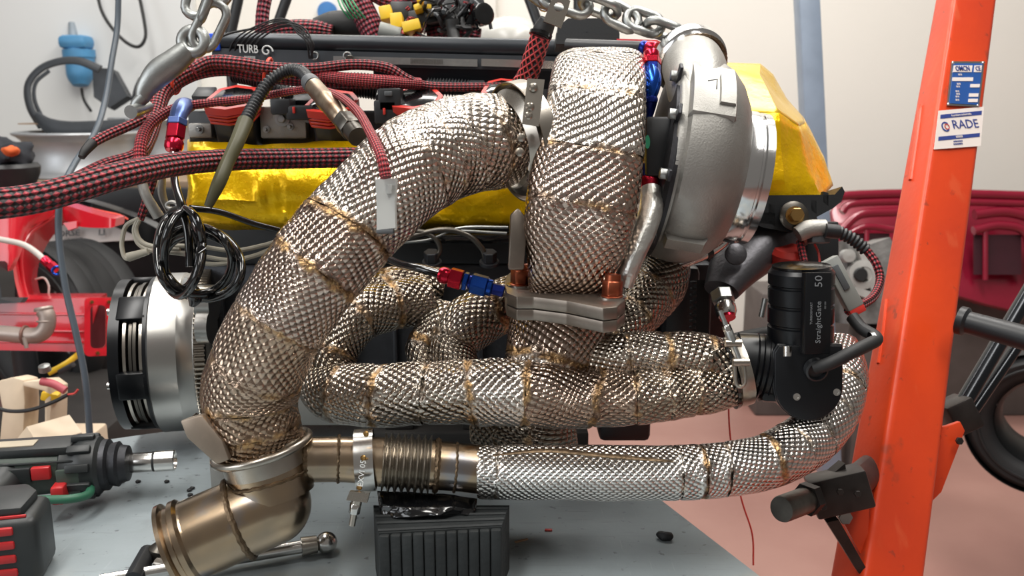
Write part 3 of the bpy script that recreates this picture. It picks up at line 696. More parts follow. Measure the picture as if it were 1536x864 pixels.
# ignition coils
def coil(px, py, s, lab, d=1.2, flip=1):
    t = thing('ignition_coil', lab, 'ignition coil', P(px, py + 40 * s, d), 'ignition coils on the head')
    M = frame(P(px, py, d - .01), RT, (FW * .80 + UP * .60).normalized(), (UP * .80 - FW * .60).normalized())
    k = s / F * d
    out = [(-42, -14), (-30, 26), (-6, 38), (26, 30), (40, 6), (34, -22), (-2, -36), (-34, -30)]
    out = [(x * k, y * k * 1.15) for x, y in out]
    inn = [(x * .82, y * .80) for x, y in out]
    mk('coil_top', prism(inn, .008, M @ Matrix.Translation((0, 0, -.001)), .002), 'black_gloss', t)
    mk('red_gasket', ring_prism(out, inn, .010, M @ Matrix.Translation((0, 0, -.004))), 'red_plastic', t)
    for i in range(3):
        o2 = [(x * (.98 - .03 * i), y * (.98 - .03 * i)) for x, y in out]
        mk('red_fin', prism(o2, -.0035, M @ Matrix.Translation((0, 0, -.005 - .0055 * i)), .0008, 1), 'red_plastic', t)
    mk('coil_body', prism([(x * .8, y * .8) for x, y in out], -.06, M @ Matrix.Translation((0, 0, -.006)), .003), 'black_plastic', t)
    mk('coil_socket', box((30 * k, 34 * k, .016), M @ Matrix.Translation((-52 * k, 26 * k, -.004)), .002), 'black_plastic', t)
    return t
coil(352, 152, 1.0, 'red and black ignition coil furthest left, next to the chain hook')
coil(500, 158, .95, 'red and black ignition coil behind the oxygen sensor')
coil(626, 152, .95, 'red and black ignition coil just above the downpipe bend')
coil(756, 138, .8, 'red and black ignition coil mostly hidden by the lug cable', 1.22)
# plug sockets and corrugated loom between the coils
lo = thing('engine_loom', 'black corrugated loom with plug boxes running between the coils', 'wiring loom', P(520, 150, 1.24))
def corr(pts, r_, m, parent, name='conduit', pitch=.0042, seg=14, n=8):
    rows = [tuple(p) for p in pts]; A = crom(rows, n * 2); pp = [V(a) for a in A]; cum = [0]
    for i in range(1, len(pp)): cum.append(cum[-1] + (pp[i] - pp[i - 1]).length)
    N = max(6, int(cum[-1] / pitch * 4)); B = np.stack([np.interp(np.linspace(0, cum[-1], N + 1), cum, A[:, j]) for j in range(3)], 1)
    rr = [r_ * (1 + .11 * (1 if (i // 2) % 2 else -1)) for i in range(N + 1)]
    return mk(name, tube([V(b) for b in B], rr, seg, 1, smooth=False), m, parent, ang=60)
corr([P(350, 112, 1.23), P(380, 118, 1.22), P(410, 132, 1.22), P(440, 142, 1.23)], S(11, 1.22), 'black_plastic', lo)
corr([P(480, 130, 1.24), P(540, 128, 1.24), P(590, 136, 1.24)], S(17, 1.24), 'black_plastic', lo)
corr([P(640, 130, 1.25), P(690, 132, 1.25), P(740, 138, 1.25)], S(12, 1.25), 'black_plastic', lo)
for (x0, y0, x1, y1) in [(566, 132, 602, 168), (560, 150, 596, 186), (404, 148, 436, 172), (428, 158, 470, 180)]:
    pb = mk('plug_box', ybox(x0, y0, x1, y1, 1.19, .035, .003), 'black_plastic', lo)
mk('lock_tab', ybox(576, 137, 588, 144, 1.186, .01, .001), 'grey_dark', lo); mk('red_lock', ybox(574, 162, 578, 172, 1.186, .01, .001), 'red_plastic', lo)
mk('red_lock', ybox(438, 160, 442, 170, 1.186, .01, .001), 'red_plastic', lo)
# ------------------------------------------------------------------ black cover rail along the top
ra = thing('cover_rail', 'long black rail and tube assembly along the top with white turbo lettering', 'rail', P(600, 125, 1.3))
YR = 1.30
mk('tube', tube([PY(322, 62, YR), PY(560, 67, YR), PY(884, 74, YR)], S(13, 1.3), 20, 4), mat('rail_black', '#2f3338', .38, .4, .1, 20), ra)
mk('face_plate', quad([PY(318, 72, YR - .01), PY(318, 94, YR - .012), PY(884, 108, YR - .012), PY(884, 86, YR - .01)], .03), 'grey_dark' if 0 else mat('rail_face', '#3b3f44', .45, .3, .1, 20), ra)
mk('lower_channel', quad([PY(560, 98, YR - .012), PY(560, 132, YR - .0), PY(884, 134, YR - .0), PY(884, 106, YR - .012)], .03), mat('rail_deep', '#22252a', .4, .3, .1, 20), ra)
mk('silver_strip', quad([PY(500, 84, YR - .018), PY(500, 94, YR - .018), PY(716, 100, YR - .018), PY(716, 89, YR - .018)], .004), 'zinc', ra)
mk('silver_strip', quad([PY(722, 88, YR - .018), PY(722, 99, YR - .018), PY(850, 104, YR - .018), PY(850, 92, YR - .018)], .004), 'steel_bright', ra)
mk('end_block', ybox(304, 50, 330, 76, YR - .014, .035, .002), mat('blue_plastic', '#2456d8', .35), ra)
Mt = frame(PY(372, 76, YR - .0145), (PY(600, 83, YR) - PY(372, 76, YR)).normalized(), V((0, -.03, 1)).normalized(), V((0, -1, -.03)))
mk('lettering', text_geo('TURB', S(12, 1.3), Mt @ Matrix.Translation((0, S(2, 1.3), 0)), .0006, .74, bold=.012), 'white_print', ra)
sp = [Mt @ V((S(27, 1.3) + S(9 - .42 * i, 1.3) * cos(i * .42), S(9 - .42 * i, 1.3) * sin(i * .42), .0006)) for i in range(19)]
mk('spiral_logo', tube(sp, S(1.3, 1.3), 6, 1, smooth=False), 'white_print', ra)
mk('lettering', text_geo('IIIIIIIIIIII', S(4, 1.3), Mt @ Matrix.Translation((S(2, 1.3), -S(9.5, 1.3), 0)), .0006), 'white_print', ra)
for (x, y) in [(472, 84), (521, 84)]:
    mk('ring_bolt', loop_tube([PY(x, y, YR - .02) + V((S(5, 1.3) * cos(a), 0, S(5, 1.3) * sin(a))) for a in np.linspace(0, 2 * pi, 20, endpoint=False)], S(1.6, 1.3), 8), 'zinc', ra)
mk('strip_text', text_geo('||||||||||||||||||||||||||||', S(6, 1.3), frame(PY(640, 91.5, YR - .0186), Mt.to_3x3() @ V((1, 0, 0)), V((0, 0, 1)), V((0, -1, 0))), .0003, .8), 'steel_dark', ra)
bolt(axf(PY(526, 90, YR - .022), (0, -1, 0)), S(7, 1.3), .006, MATS['steel_dark'], ra, 'strip_bolt')
# black cap next to the chain and the red-ended tube
bc2 = thing('moulded_cap', 'faceted black moulded cap with raised logo behind the turbine wrap', 'engine cap', P(878, 72, 1.2))
mk('base', prism([(-46, -12), (46, -12), (46, 4), (-46, 4)], .002, frame(P(878, 66, 1.2), RT / F * 1.2, UP / F * 1.2, -FW * 20), 0), 'black_plastic', bc2)
mk('cap_top', prism([(-46, -10), (46, -10), (46, 2), (24, 17), (-30, 17), (-46, 4)], .05, frame(P(878, 60, 1.24), RT / F * 1.2, UP / F * 1.2, -FW), 0), 'black_plastic', bc2)
mk('logo', text_geo('- o -', S(7, 1.2), frame(P(880, 48, 1.189), RT, UP, -FW), .0006), 'dark_cast', bc2)
rt = thing('red_tube', 'black tube with blue and red anodised end and red flat bar above it', 'tube', P(940, 90, 1.1))
mk('tube', tube([P(850, 68, 1.14), P(965, 72, 1.1)], S(10, 1.12), 18, 1, smooth=False), 'black_plastic', rt)
fit(rt, P(962, 72, 1.1), P(984, 76, 1.09), [(0, .4, S(12, 1.1), 'col', 'blue_deep'), (.4, 1., S(13, 1.1), 'col', 'red_anodised')])
mk('red_bar', quad([P(925, 58, 1.13), P(925, 64, 1.13), P(986, 67, 1.1), P(986, 60, 1.1)], .01), mat('red_paint_bright', '#d8323a', .35), rt)
# ------------------------------------------------------------------ gold wrapped airbox at the right
gb = thing('foil_wrapped_box', 'gold foil wrapped box on a black plastic base right of the turbo', 'airbox', P(1170, 345, 1.15))
r0_ = [(1050, 298, 1.10), (1110, 298, 1.09), (1180, 298, 1.09), (1232, 296, 1.11), (1250, 278, 1.17), (1240, 262, 1.3)]
r1_ = [(1050, 262, 1.095), (1110, 262, 1.085), (1176, 268, 1.085), (1214, 262, 1.11), (1236, 240, 1.17), (1230, 225, 1.3)]
r2_ = [(1050, 172, 1.10), (1110, 168, 1.09), (1168, 170, 1.09), (1198, 188, 1.12), (1208, 185, 1.17), (1205, 175, 1.3)]
r3_ = [(1050, 108, 1.18), (1095, 104, 1.18), (1140, 112, 1.18), (1168, 145, 1.19), (1184, 158, 1.21), (1182, 150, 1.3)]
r4_ = [(1050, 96, 1.23), (1090, 93, 1.23), (1140, 96, 1.23), (1160, 112, 1.24), (1176, 140, 1.25), (1178, 145, 1.3)]
rows = [r0_, r1_, r2_, r3_, r4_]
def grid(rows, sub=6, amp=.004, fq=22):
    A = np.array([[tuple(P(*c)) for c in r_] for r_ in rows]); H, W = A.shape[:2]; v = []; f = []
    hs = np.linspace(0, H - 1, (H - 1) * sub + 1); ws = np.linspace(0, W - 1, (W - 1) * sub + 1)
    for h in hs:
        for w_ in ws:
            i = min(int(h), H - 2); j = min(int(w_), W - 2); a, b = h - i, w_ - j
            p = V((A[i, j] * (1 - a) + A[i + 1, j] * a) * (1 - b) + (A[i, j + 1] * (1 - a) + A[i + 1, j + 1] * a) * b)
            p += V((0, -1, .3)) * (amp * noise.noise(p * fq) + amp * .5 * noise.noise(p * fq * 2.7)); v.append(p)
    n = len(ws)
    for i in range(len(hs) - 1):
        for j in range(n - 1): f.append((i * n + j, i * n + j + 1, (i + 1) * n + j + 1, (i + 1) * n + j))
    return v, f
o = mk('foil_side', grid(rows[:3]), 'gold_foil', gb, ang=30); o.modifiers.new('t', 'SOLIDIFY').thickness = .002
o = mk('foil_top', grid(rows[2:], amp=.002), 'gold_foil_smooth', gb, ang=30); o.modifiers.new('t', 'SOLIDIFY').thickness = .002
mk('base_flange', prism([(-120, 0), (52, 2), (63, 14), (67, 6), (62, -8), (50, -18), (20, -34), (-12, -54), (-55, -46), (-92, -26), (-120, -22)], .05, frame(P(1180, 300, 1.13), RT / F * 1.1, UP / F * 1.1, -FW)), 'black_plastic', gb)
for (x0, y0, x1, y1) in [(1112, 314, 1160, 334), (1150, 302, 1160, 336), (1214, 296, 1222, 318), (1232, 284, 1240, 306)]:
    mk('rib', prism([(x0 - 1136, 864 - y0), (x1 - 1136, 864 - y0 - 2), (x1 - 1136, 864 - y1), (x0 - 1136, 864 - y1 + 6)], .008, frame(P(1136, 864, 1.088), RT / F * 1.08, UP / F * 1.08, -FW)), 'black_plastic', gb)
Mb = axf(P(1190, 324, 1.072), V((0, -1, .25)))
mk('washer', lathe([(0, 0), (S(22, 1.07), 0), (S(22, 1.07), .003), (S(18, 1.07), .005), (0, .005)], Mb, 28), 'steel_dark', gb)
bolt(Mb @ Matrix.Translation((0, 0, .004)), S(11, 1.07), .009, MATS['brass'], gb, 'bolt', S(14, 1.07))
# coolant neck casting and pipe below the compressor
nk = thing('coolant_neck', 'dark cast coolant neck with bright capped union below the compressor', 'coolant neck', P(1085, 470, 1.1))
mk('casting', tube([P(1170, 330, 1.16), P(1138, 362, 1.13), P(1104, 400, 1.10), P(1082, 436, 1.08)], [S(62, 1.16), S(56, 1.14), S(42, 1.11), S(28, 1.09)], 28, 8, ell=[(.75, 1)] * 4), mat('neck_grey', '#5d5c60', .4, .7, .25, 22, .0004, 220), nk)
mk('boss', lathe([(S(16, 1.08), 0), (S(16, 1.08), .004), (S(11, 1.08), .006), (0, .006)], axf(P(1103, 382, 1.062), -FW + UP * .2), 20), 'neck_grey', nk)
un = P(1082, 438, 1.07); ud = (P(1092, 478, 1.05) - un)
fit(nk, un, un + ud, [(0, .38, S(18, 1.06), 'hex', 'zinc'), (.38, .9, S(16, 1.06), 'cone', 'steel_bright')])
mk('red_cap', lathe([(0, 0), (S(12, 1.05), 0), (S(12, 1.05), .004), (0, .004)], axf(un + ud * .88, ud), 18), 'red_anodised', nk)
mk('pipe', tube([P(1095, 335, 1.06), P(1088, 358, 1.05), P(1066, 376, 1.04), P(1040, 388, 1.03), P(1010, 398, 1.02)], S(9, 1.05), 16, 8), 'steel_bright', nk)
mk('hose_clamp', lathe([(S(11, 1.05), 0), (S(11, 1.05), .008)], axf(P(1064, 377, 1.04), P(1040, 388, 1.03) - P(1066, 376, 1.04)), 18), 'black_plastic', nk)
# toothed belt drive in the gap beside the manifold
bl = thing('toothed_belt', 'black toothed belt running down beside the coolant neck', 'belt', P(1040, 540, 1.12))
mk('band', quad([P(1045, 420, 1.12), P(1042, 560, 1.12), P(1062, 560, 1.12), P(1064, 420, 1.12)], .02), 'black_rubber', bl)
for i in range(14): mk('tooth', box((S(9, 1.1), .008, S(5, 1.1)), frame(P(1040 - i * .2, 424 + i * 9.6, 1.112), RT, FW, UP), .001, 1), 'black_rubber', bl)
mk('pulley_cover', ybox(1000, 400, 1046, 540, 1.16, .05, .01), 'black_plastic', bl)
bolt(axf(P(1008, 520, 1.1), -FW), S(8, 1.1), .012, MATS['brass'], bl, 'stud_nut')
# ------------------------------------------------------------------ wastegate with black actuator
wg = thing('wastegate', 'black electronic wastegate with finned cylinder and rounded gear case', 'wastegate', P(1195, 625, .95))
DW = .93; ax = V((-.02, .03, 1)).normalized()
a0 = P(1200, 520, .945); a1 = P(1202, 402, .93); Ma = axf(a0, a1 - a0); La = (a1 - a0).length; rw = S(48, .935)
prof = [(0, -.02), (rw, -.02)]
for t in (.30, .545, .79): prof += [(rw, La * t - .0022), (rw - .0022, La * t - .0008), (rw - .0022, La * t + .0008), (rw, La * t + .0022)]
prof += [(rw, La - .004), (rw - .003, La), (rw - .006, La + .001), (0, La + .001)]
cy = mk('motor_can', lathe(prof, Ma, 56), 'black_anodised', wg, ang=25)
mk('motor_cap', lathe([(rw - .004, La + .0005), (rw - .004, La + .003), (rw * .5, La + .004), (0, La + .004)], Ma, 48), 'black_gloss', wg)
# flat with the engraved name
Mf = frame(P(1228, 470, .888), (UP * .995 + RT * .02).normalized(), (-RT * .96 - FW * .28).normalized(), (-FW * .96 + RT * .28).normalized())
mk('name_flat', box((.082, .030, .008), Mf @ Matrix.Translation((0, 0, -.0045)), .001), 'black_anodised', wg)
gp = mat('engraved_grey', '#84888c', .4, .3, 0)
mk('engraved_name', text_geo('StraightGate', .0062, Mf @ Matrix.Translation((-.009, 0, 0)), .0002), gp, wg)
mk('engraved_number', text_geo('50', .0092, Mf @ Matrix.Translation((.032, .0005, 0)), .0002), gp, wg)
mk('engraved_maker', text_geo('TURBOSMART', .0026, Mf @ Matrix.Translation((0, .0085, 0)), .0002), gp, wg)
mk('engraved_maker', text_geo('IIIII IIIII', .0020, Mf @ Matrix.Translation((.008, -.0075, 0)), .0002), gp, wg)
# gear case: flat round-bottomed face
k = .93 / F
case = [(-43, 62), (50, 62), (50, 0)] + [(50 * cos(t) + 0, 50 * sin(t) * 1.05) for t in np.linspace(-.05, -pi + .05, 18)] + [(-50, 0), (-50, 50)]
Mg = frame(P(1208, 576, .93), (RT * .985 - FW * .17).normalized(), UP, (-FW * .985 - RT * .17).normalized())
mk('gear_case', prism([(x * k, y * k) for x, y in case], .045, Mg @ Matrix.Translation((0, 0, -.030)), .002), 'black_anodised', wg)
mk('gear_cover', prism([(x * k * .96, y * k * .96) for x, y in case], .004, Mg @ Matrix.Translation((0, 0, .016)), .0012), 'black_anodised', wg)
mk('valve_body', tube([P(1195, 560, .95), P(1140, 548, .955), P(1105, 545, .958)], [S(52, .95), S(48, .955), S(46, .958)], 32, 3, smooth=False), 'black_anodised', wg)
mk('drive_box', box((S(64, .94), .052, S(86, .94)), frame(P(1164, 558, .955), (RT * .985 - FW * .17).normalized(), FW, UP), .006), 'black_anodised', wg)
g = G()
for i in range(5): g.add(*lathe([(S(49, .95), 0), (S(52, .95), .001), (S(49, .95), .002)], axf(P(1128 + i * 8, 550 + i * .6, .955), P(1195, 560, .95) - P(1105, 545, .958)), 32))
mk('cooling_fins', g, 'black_anodised', wg)
for (x, y) in [(1191, 592), (1247, 584)]:
    bolt(axf(Mg @ V(((x - 1208) * k, (576 - y) * k, .0195)), -FW), S(5.5, .9), .002, MATS['steel_bright'], wg, 'cap_screw', sock=True)
bolt(axf(P(1181, 534, .90), UP), S(6.5, .9), .010, MATS['steel_bright'], wg, 'case_bolt', sock=True)
mk('cable_boss', lathe([(S(17, .9), 0), (S(17, .9), .008), (S(14, .9), .009), (S(13, .9), .004), (0, .004)], axf(P(1222, 552, .905), -FW * .9 - UP * .3), 24), 'black_plastic', wg)
mk('pigtail', tube([P(1222, 552, .898), P(1245, 545, .89), P(1275, 530, .89), P(1300, 518, .90), P(1314, 510, .91), P(1310, 503, .92), P(1292, 492, .93), P(1278, 475, .94)], S(10, .9), 14, 8), 'black_rubber', wg)
for (x, y, dd) in [(1315, 511, .912)]:
    mk('cable_tie', lathe([(S(12, .91), -.002), (S(13, .91), -.002), (S(13, .91), .002), (S(12, .91), .002)], axf(P(1309, 510, .912), RT + UP * .2), 18), 'black_gloss', wg)
pg = thing('grey_plug', 'grey rectangular connector with red seal beside the wastegate cylinder', 'connector', P(1275, 470, .95))
Mp = frame(P(1262, 425, .955), (RT * .88 + UP * .47).normalized(), FW, (UP * .88 - RT * .47).normalized())
mk('shell', box((S(26, .95), S(20, .95), S(84, .95)), Mp, .002), mat('plug_grey', '#8c8e8a', .5, 0, .1), pg)
mk('red_seal', box((S(24, .95), S(18, .95), S(12, .95)), Mp @ Matrix.Translation((0, 0, -S(46, .95))), .001), 'red_plastic', pg)
mk('latch', box((S(10, .95), S(4, .95), S(40, .95)), Mp @ Matrix.Translation((0, -S(11, .95), S(10, .95))), .0008), 'grey_dark', pg)
# v-band between manifold and wastegate
vw = thing('v_band_clamp', 'v-band clamp with threaded rod where manifold meets wastegate', 'clamp', P(1105, 610, .95))
wax = (P(1140, 548, .955) - P(1090, 560, .955)).normalized(); Mw = axf(P(1106, 556, .955), wax)
mk('band', lathe([(S(46, .955), -.008), (S(53, .955), -.007), (S(54, .955), 0), (S(53, .955), .007), (S(46, .955), .008)], Mw, 48, False), 'steel', vw)
mk('black_ring', lathe([(S(45, .955), -.012), (S(55, .955), -.012), (S(55, .955), -.009), (S(45, .955), -.009)], Mw, 48, False), 'black_gloss', vw)
rod0, rod1 = P(1080, 466, .90), P(1112, 545, .895)
mk('threaded_rod', tube([rod0, rod1], S(3.5, .9), 10, 1, smooth=False), 'zinc', vw)
rdv = (rod1 - rod0)
mk('nut', prism(hexout(S(7, .9)), .008, axf(rod0 + rdv * .28, rdv), .0005, 1), 'steel_bright', vw)
mk('sleeve', lathe([(S(6, .9), 0), (S(7, .9), .002), (S(6, .9), .014)], axf(rod0 + rdv * .38, rdv), 16), 'zinc', vw)
for t in (.62, .98):
    mk('trunnion', tube([rod0 + rdv * t - RT * S(12, .9), rod0 + rdv * t + RT * S(12, .9)], S(6, .9), 14, 1, smooth=False), 'steel', vw)
mk('loop', tube([P(1102, 548, .9), P(1104, 575, .9), P(1112, 580, .9), P(1118, 572, .9), P(1116, 548, .9)], S(3, .9), 8, 5), 'steel', vw)
# ------------------------------------------------------------------ flywheel and clutch
fl = thing('flywheel', 'machined aluminium flywheel with ring gear and black multi-plate clutch basket', 'flywheel', P(240, 640, 1.25))
yw = radians(11); FA = V((-cos(yw), -sin(yw), 0)); FC = P(311, 525, 1.245); MF_ = axf(FC, FA); q = 1.27 / F
mk('flywheel_disc', lathe([(20 * q, 0), (106 * q, 0), (110 * q, 4 * q), (112 * q, 18 * q), (115 * q, 24 * q), (115.5 * q, 60 * q), (110 * q, 63 * q), (30 * q, 63 * q)], MF_, 96), 'alu', fl, ang=25)
# ring gear with real teeth
v = []; f = []; NT = 110
for h in (-13, 1):
    for i in range(NT * 4):
        rr = 121 if i % 4 < 2 else 113; a = 2 * pi * i / (NT * 4); v.append(MF_ @ V((rr * q * cos(a), rr * q * sin(a), h * q)))
    for i in range(NT * 4):
        a = 2 * pi * i / (NT * 4); v.append(MF_ @ V((100 * q * cos(a), 100 * q * sin(a), h * q)))
N4 = NT * 4
for i in range(N4):
    j = (i + 1) % N4
    f += [(i, j, 2 * N4 + j, 2 * N4 + i), (i, N4 + i, N4 + j, j), (2 * N4 + i, 2 * N4 + j, 3 * N4 + j, 3 * N4 + i)]
mk('ring_gear', (v, f), 'steel', fl, ang=20)
ringat(FC + FA * (2 * q), FA, 113 * q, 1.2 * q, 'alu', fl, 'step', 64)
# basket: rims, posts, cover
def annulus(r0, r1, h0, h1, m, name, seg=96): return mk(name, lathe([(r0 * q, h0 * q), (r1 * q, h0 * q), (r1 * q, h1 * q), (r0 * q, h1 * q), (r0 * q, h0 * q)], MF_, seg, False), m, fl)
annulus(70, 110, 63, 68, 'black_anodised', 'basket_base')
annulus(30, 108, 98, 112, 'black_anodised', 'pressure_cover')
annulus(60, 100, 70, 74, 'steel', 'friction_plate'); annulus(60, 103, 77, 81, 'steel_dark', 'steel_plate'); annulus(60, 100, 83, 87, 'steel_dark', 'friction_plate'); annulus(60, 103, 90, 94, 'steel', 'steel_plate')
annulus(55, 84, 66, 100, 'black_rubber', 'hub_core')
fz = V((0, 0, 1)); ff = FA.cross(fz); ff = ff if ff.y < 0 else -ff
for i in range(6):
    a = -.16 + i * 2 * pi / 6; rd = ff * cos(a) + fz * sin(a); tg = FA.cross(rd)
    mk('basket_post', box((12 * q, 40 * q, 40 * q), frame(FC + FA * (83 * q) + rd * (103 * q), rd, tg, FA), .003), 'black_anodised', fl)
    mk('post_bolt', lathe([(5 * q, 0), (5 * q, 5 * q), (0, 6 * q)], axf(FC + FA * (111 * q) + rd * (100 * q), FA), 16), 'steel_bright', fl)
# casting behind the flywheel (bell housing bracket)
mk('rear_plate', box((.02, .16, .20), yaw(P(318, 500, 1.27)), .01), 'alu_cast', en)
mk('starter_boss', tube([P(300, 455, 1.14), P(322, 455, 1.14)], S(28, 1.14), 24, 1, smooth=False), 'alu', en)
mk('starter_boss', tube([P(300, 490, 1.13), P(318, 490, 1.13)], S(26, 1.13), 24, 1, smooth=False), 'alu', en)
mk('block_foot', box((.03, .06, .07), yaw(P(346, 692, 1.02)), .004), 'alu_cast', en)
# ------------------------------------------------------------------ hoses and cables
def hose(name, pts, m, label, cat='hose', seg=18, n=10, grp=None):
    return mk(name, tube([P(*p[:3]) for p in pts], [S(p[3], p[2]) for p in pts], seg, n), m, None, label, cat, grp)
hose('braided_hose', [(-420, 420, .74, 25), (-260, 340, .73, 25), (-60, 312, .74, 24), (40, 300, .77, 23), (110, 283, .80, 22), (180, 263, .84, 20.5), (260, 247, .92, 18), (340, 240, 1.0, 16.5), (430, 238, 1.06, 15.5), (540, 236, 1.10, 15)], 'braid_red', 'thickest red and black braided hose crossing the left side above the red chassis')
hose('braided_hose', [(118, 270, .98, 13), (160, 250, 1.0, 13), (205, 234, 1.02, 12), (222, 205, 1.06, 13), (232, 170, 1.1, 14), (245, 135, 1.13, 15), (285, 108, 1.15, 15), (335, 98, 1.16, 16), (385, 108, 1.17, 14), (450, 118, 1.18, 12), (530, 122, 1.19, 11), (600, 124, 1.2, 10)], 'braid_red_small', 'red braided hose arching up past the hook and over the coils')
hose('braided_hose', [(290, 104, 1.13, 9), (318, 93, 1.14, 10), (360, 95, 1.14, 10), (410, 102, 1.15, 9), (470, 103, 1.16, 8.5), (530, 97, 1.17, 8), (580, 102, 1.18, 8), (612, 120, 1.19, 8), (650, 130, 1.21, 7), (760, 130, 1.22, 6)], 'braid_red_small', 'thinner red braided hose lying on top of the hose bundle by the orange tie')
hose('braided_hose', [(470, 112, 1.165, 8), (520, 118, 1.165, 9), (570, 122, 1.17, 10), (630, 126, 1.2, 9)], 'braid_fine', 'short finely woven bright red sleeve above the corrugated loom')
hose('braided_hose', [(136, 216, 1.0, 7), (160, 203, 1.02, 7.5), (190, 190, 1.04, 7.5), (215, 178, 1.06, 7)], 'braid_red_small', 'short red braided stub with black end beside the chain hook')
mk('hose_end', tube([P(139, 214, 1.0), P(128, 226, .99), P(122, 236, .985)], [S(8, 1), S(7, 1), S(5, 1)], 12, 4), 'black_rubber', None, 'black heat-shrink end with bare orange wires on the short braided stub', 'sleeve')
t = thing('sensor_cable', 'thin red braided cable looping from hook over coils to the grey connector', 'cable', P(580, 265, .84))
mk('cable', tube([P(*p) for p in [(214, 262, 1.0), (210, 225, 1.0), (222, 190, 1.02), (260, 164, 1.04), (310, 155, 1.05), (380, 147, 1.05), (430, 138, 1.04), (470, 134, 1.02), (505, 142, .95), (535, 165, .86), (556, 200, .795), (572, 235, .762), (579, 266, .758)]], [S(a, 1) for a in (9, 9, 9, 8, 7, 6, 6, 6, 5.5, 5.8, 6, 6.4, 6.8)], 12, 10), 'braid_fine', t)
cn = mk('connector', prism([(-15, 0), (13, 3), (12, 40), (14, 78), (-17, 76), (-15, 34)], .012, frame(P(580, 345, .768), RT / F * .77, UP / F * .77, FW), .0), 'grey_plastic', t, label='pale grey plug')
mk('connector_key', box((S(8, .77), .003, S(14, .77)), frame(P(584, 284, .766), RT, FW, UP), .0005), 'grey_plastic', cn)
mk('connector_mouth', box((S(26, .77), .008, S(7, .77)), frame(P(578, 347, .772), RT, FW, UP), .001), 'grey_dark', cn)
# battery cable with lug
t = thing('lug_cable', 'thick black cable in red-threaded sleeve ending in a steel ring lug', 'cable', P(770, 165, 1.05))
mk('sleeve', tube([P(748, 178, 1.12), P(768, 150, 1.1), P(790, 116, 1.07), P(800, 88, 1.05), P(812, 52, 1.03)], [S(a, 1.06) for a in (18, 18, 16, 16, 15)], 20, 10), 'braid_thread', t)
mk('shrink_tube', tube([P(810, 56, 1.03), P(815, 44, 1.03), P(822, 30, 1.025)], [S(14, 1), S(16, 1), S(13, 1)], 18, 4), 'black_rubber', t)
mk('sleeve_tie', lathe([(S(16, 1.03), -.002), (S(17.5, 1.03), -.002), (S(17.5, 1.03), .002), (S(16, 1.03), .002)], axf(P(811, 52, 1.03), UP + RT * .3), 20), 'black_gloss', t)
k = 1.015 / F
o_ = [(-14, -22), (-5, -22), (6, -22), (14, -22), (14, -6), (14, 8), (13, 20), (6, 21), (-2, 21), (-11, 20), (-14, 8), (-14, -6)]; i_ = circ(7.5, 12, 0, 6, -2.2)
mk('ring_lug', ring_prism([(x * k, y * k) for x, y in o_], [(x * k, y * k) for x, y in i_], .003, frame(P(836, 17, 1.0), (RT * .93 - UP * .30 + FW * .1).normalized(), (UP * .93 + RT * .34).normalized(), -FW)), 'steel', t)
# oxygen sensor with corrugated lead
t = thing('oxygen_sensor', 'brass-toned oxygen sensor with ribbed black lead screwed into the downpipe', 'sensor', P(530, 205, .9))
s0, s1 = P(462, 120, 1.0), P(534, 202, .90); sv = s1 - s0
mk('grommet', lathe([(S(10, 1), 0), (S(13, 1), .004), (S(14, 1), .012), (S(12, 1), .016)], axf(s0, sv), 20), 'grey_dark', t)
Ls = sv.length
mk('sensor_body', lathe([(S(14, .97), Ls * .14), (S(14, .97), Ls * .36), (S(16, .95), Ls * .38), (S(16, .95), Ls * .44), (S(15, .95), Ls * .46), (S(15, .93), Ls * .72), (S(13, .92), Ls * .74)], axf(s0, sv), 28), mat('sensor_steel', '#a89884', .36, .95, .25, 35, col2='#6a5240'), t)
mk('sensor_hex', prism(hexout(S(18, .92)), Ls * .16, axf(s0 + sv * .76, sv), .0006, 1), 'steel_dark', t)
mk('sensor_thread', lathe([(S(15, .9), 0), (S(15, .9), .02)], axf(s0 + sv * .9, sv), 20), 'steel_dark', t)
corr([P(466, 124, .995), P(452, 108, 1.02), P(432, 106, 1.03), P(405, 122, 1.03), P(385, 150, 1.02), P(366, 186, 1.0)], S(9, 1.02), 'black_plastic', t, pitch=.0045)
mk('lead_boot', tube([P(368, 182, 1.0), P(356, 212, .98), P(342, 242, .97), P(328, 275, .96), P(312, 310, .96)], [S(12, 1), S(11, 1), S(10, 1), S(10, 1), S(6, 1)], 16, 6), mat('olive_sleeve', '#4c4a33', .5, 0, .1), t)
# coil of glossy black cable hanging at the left
t = thing('cable_coil', 'coil of glossy black cable hanging in loops beside the gold foil', 'cable', P(290, 440, 1.0))
for (cx, cy, a_, b_, dd, tw) in [(300, 395, 64, 52, 1.0, .35), (303, 398, 58, 46, 1.02, .3), (296, 390, 52, 50, .99, .45), (270, 375, 34, 62, .97, .05), (268, 378, 30, 56, .985, -.05), (274, 380, 28, 64, .96, .1)]:
    pts = []
    for a in np.linspace(0, 2 * pi, 40, endpoint=False):
        x, y = a_ * cos(a), b_ * sin(a); pts.append(P(cx + x * cos(tw) - y * sin(tw), cy + x * sin(tw) + y * cos(tw), dd + .02 * sin(a * 2 + cx)))
    mk('loop', loop_tube(pts, S(6.2, 1), 12), 'black_gloss', t)
mk('tail', tube([P(262, 232, 1.02), P(262, 270, 1.0), P(272, 310, .97), P(282, 350, .965), P(285, 400, .965)], S(6, 1), 12, 8), 'black_gloss', t)
mk('tail', tube([P(285, 312, 1.0), P(330, 318, 1.03), P(380, 335, 1.06), P(430, 348, 1.09)], S(5, 1), 12, 8), 'black_gloss', t)
mk('tail', tube([P(285, 425, 1.0), P(292, 445, 1.0), P(288, 460, 1.0)], [S(6, 1), S(12, 1), S(4, 1)], 12, 6), 'black_gloss', t)
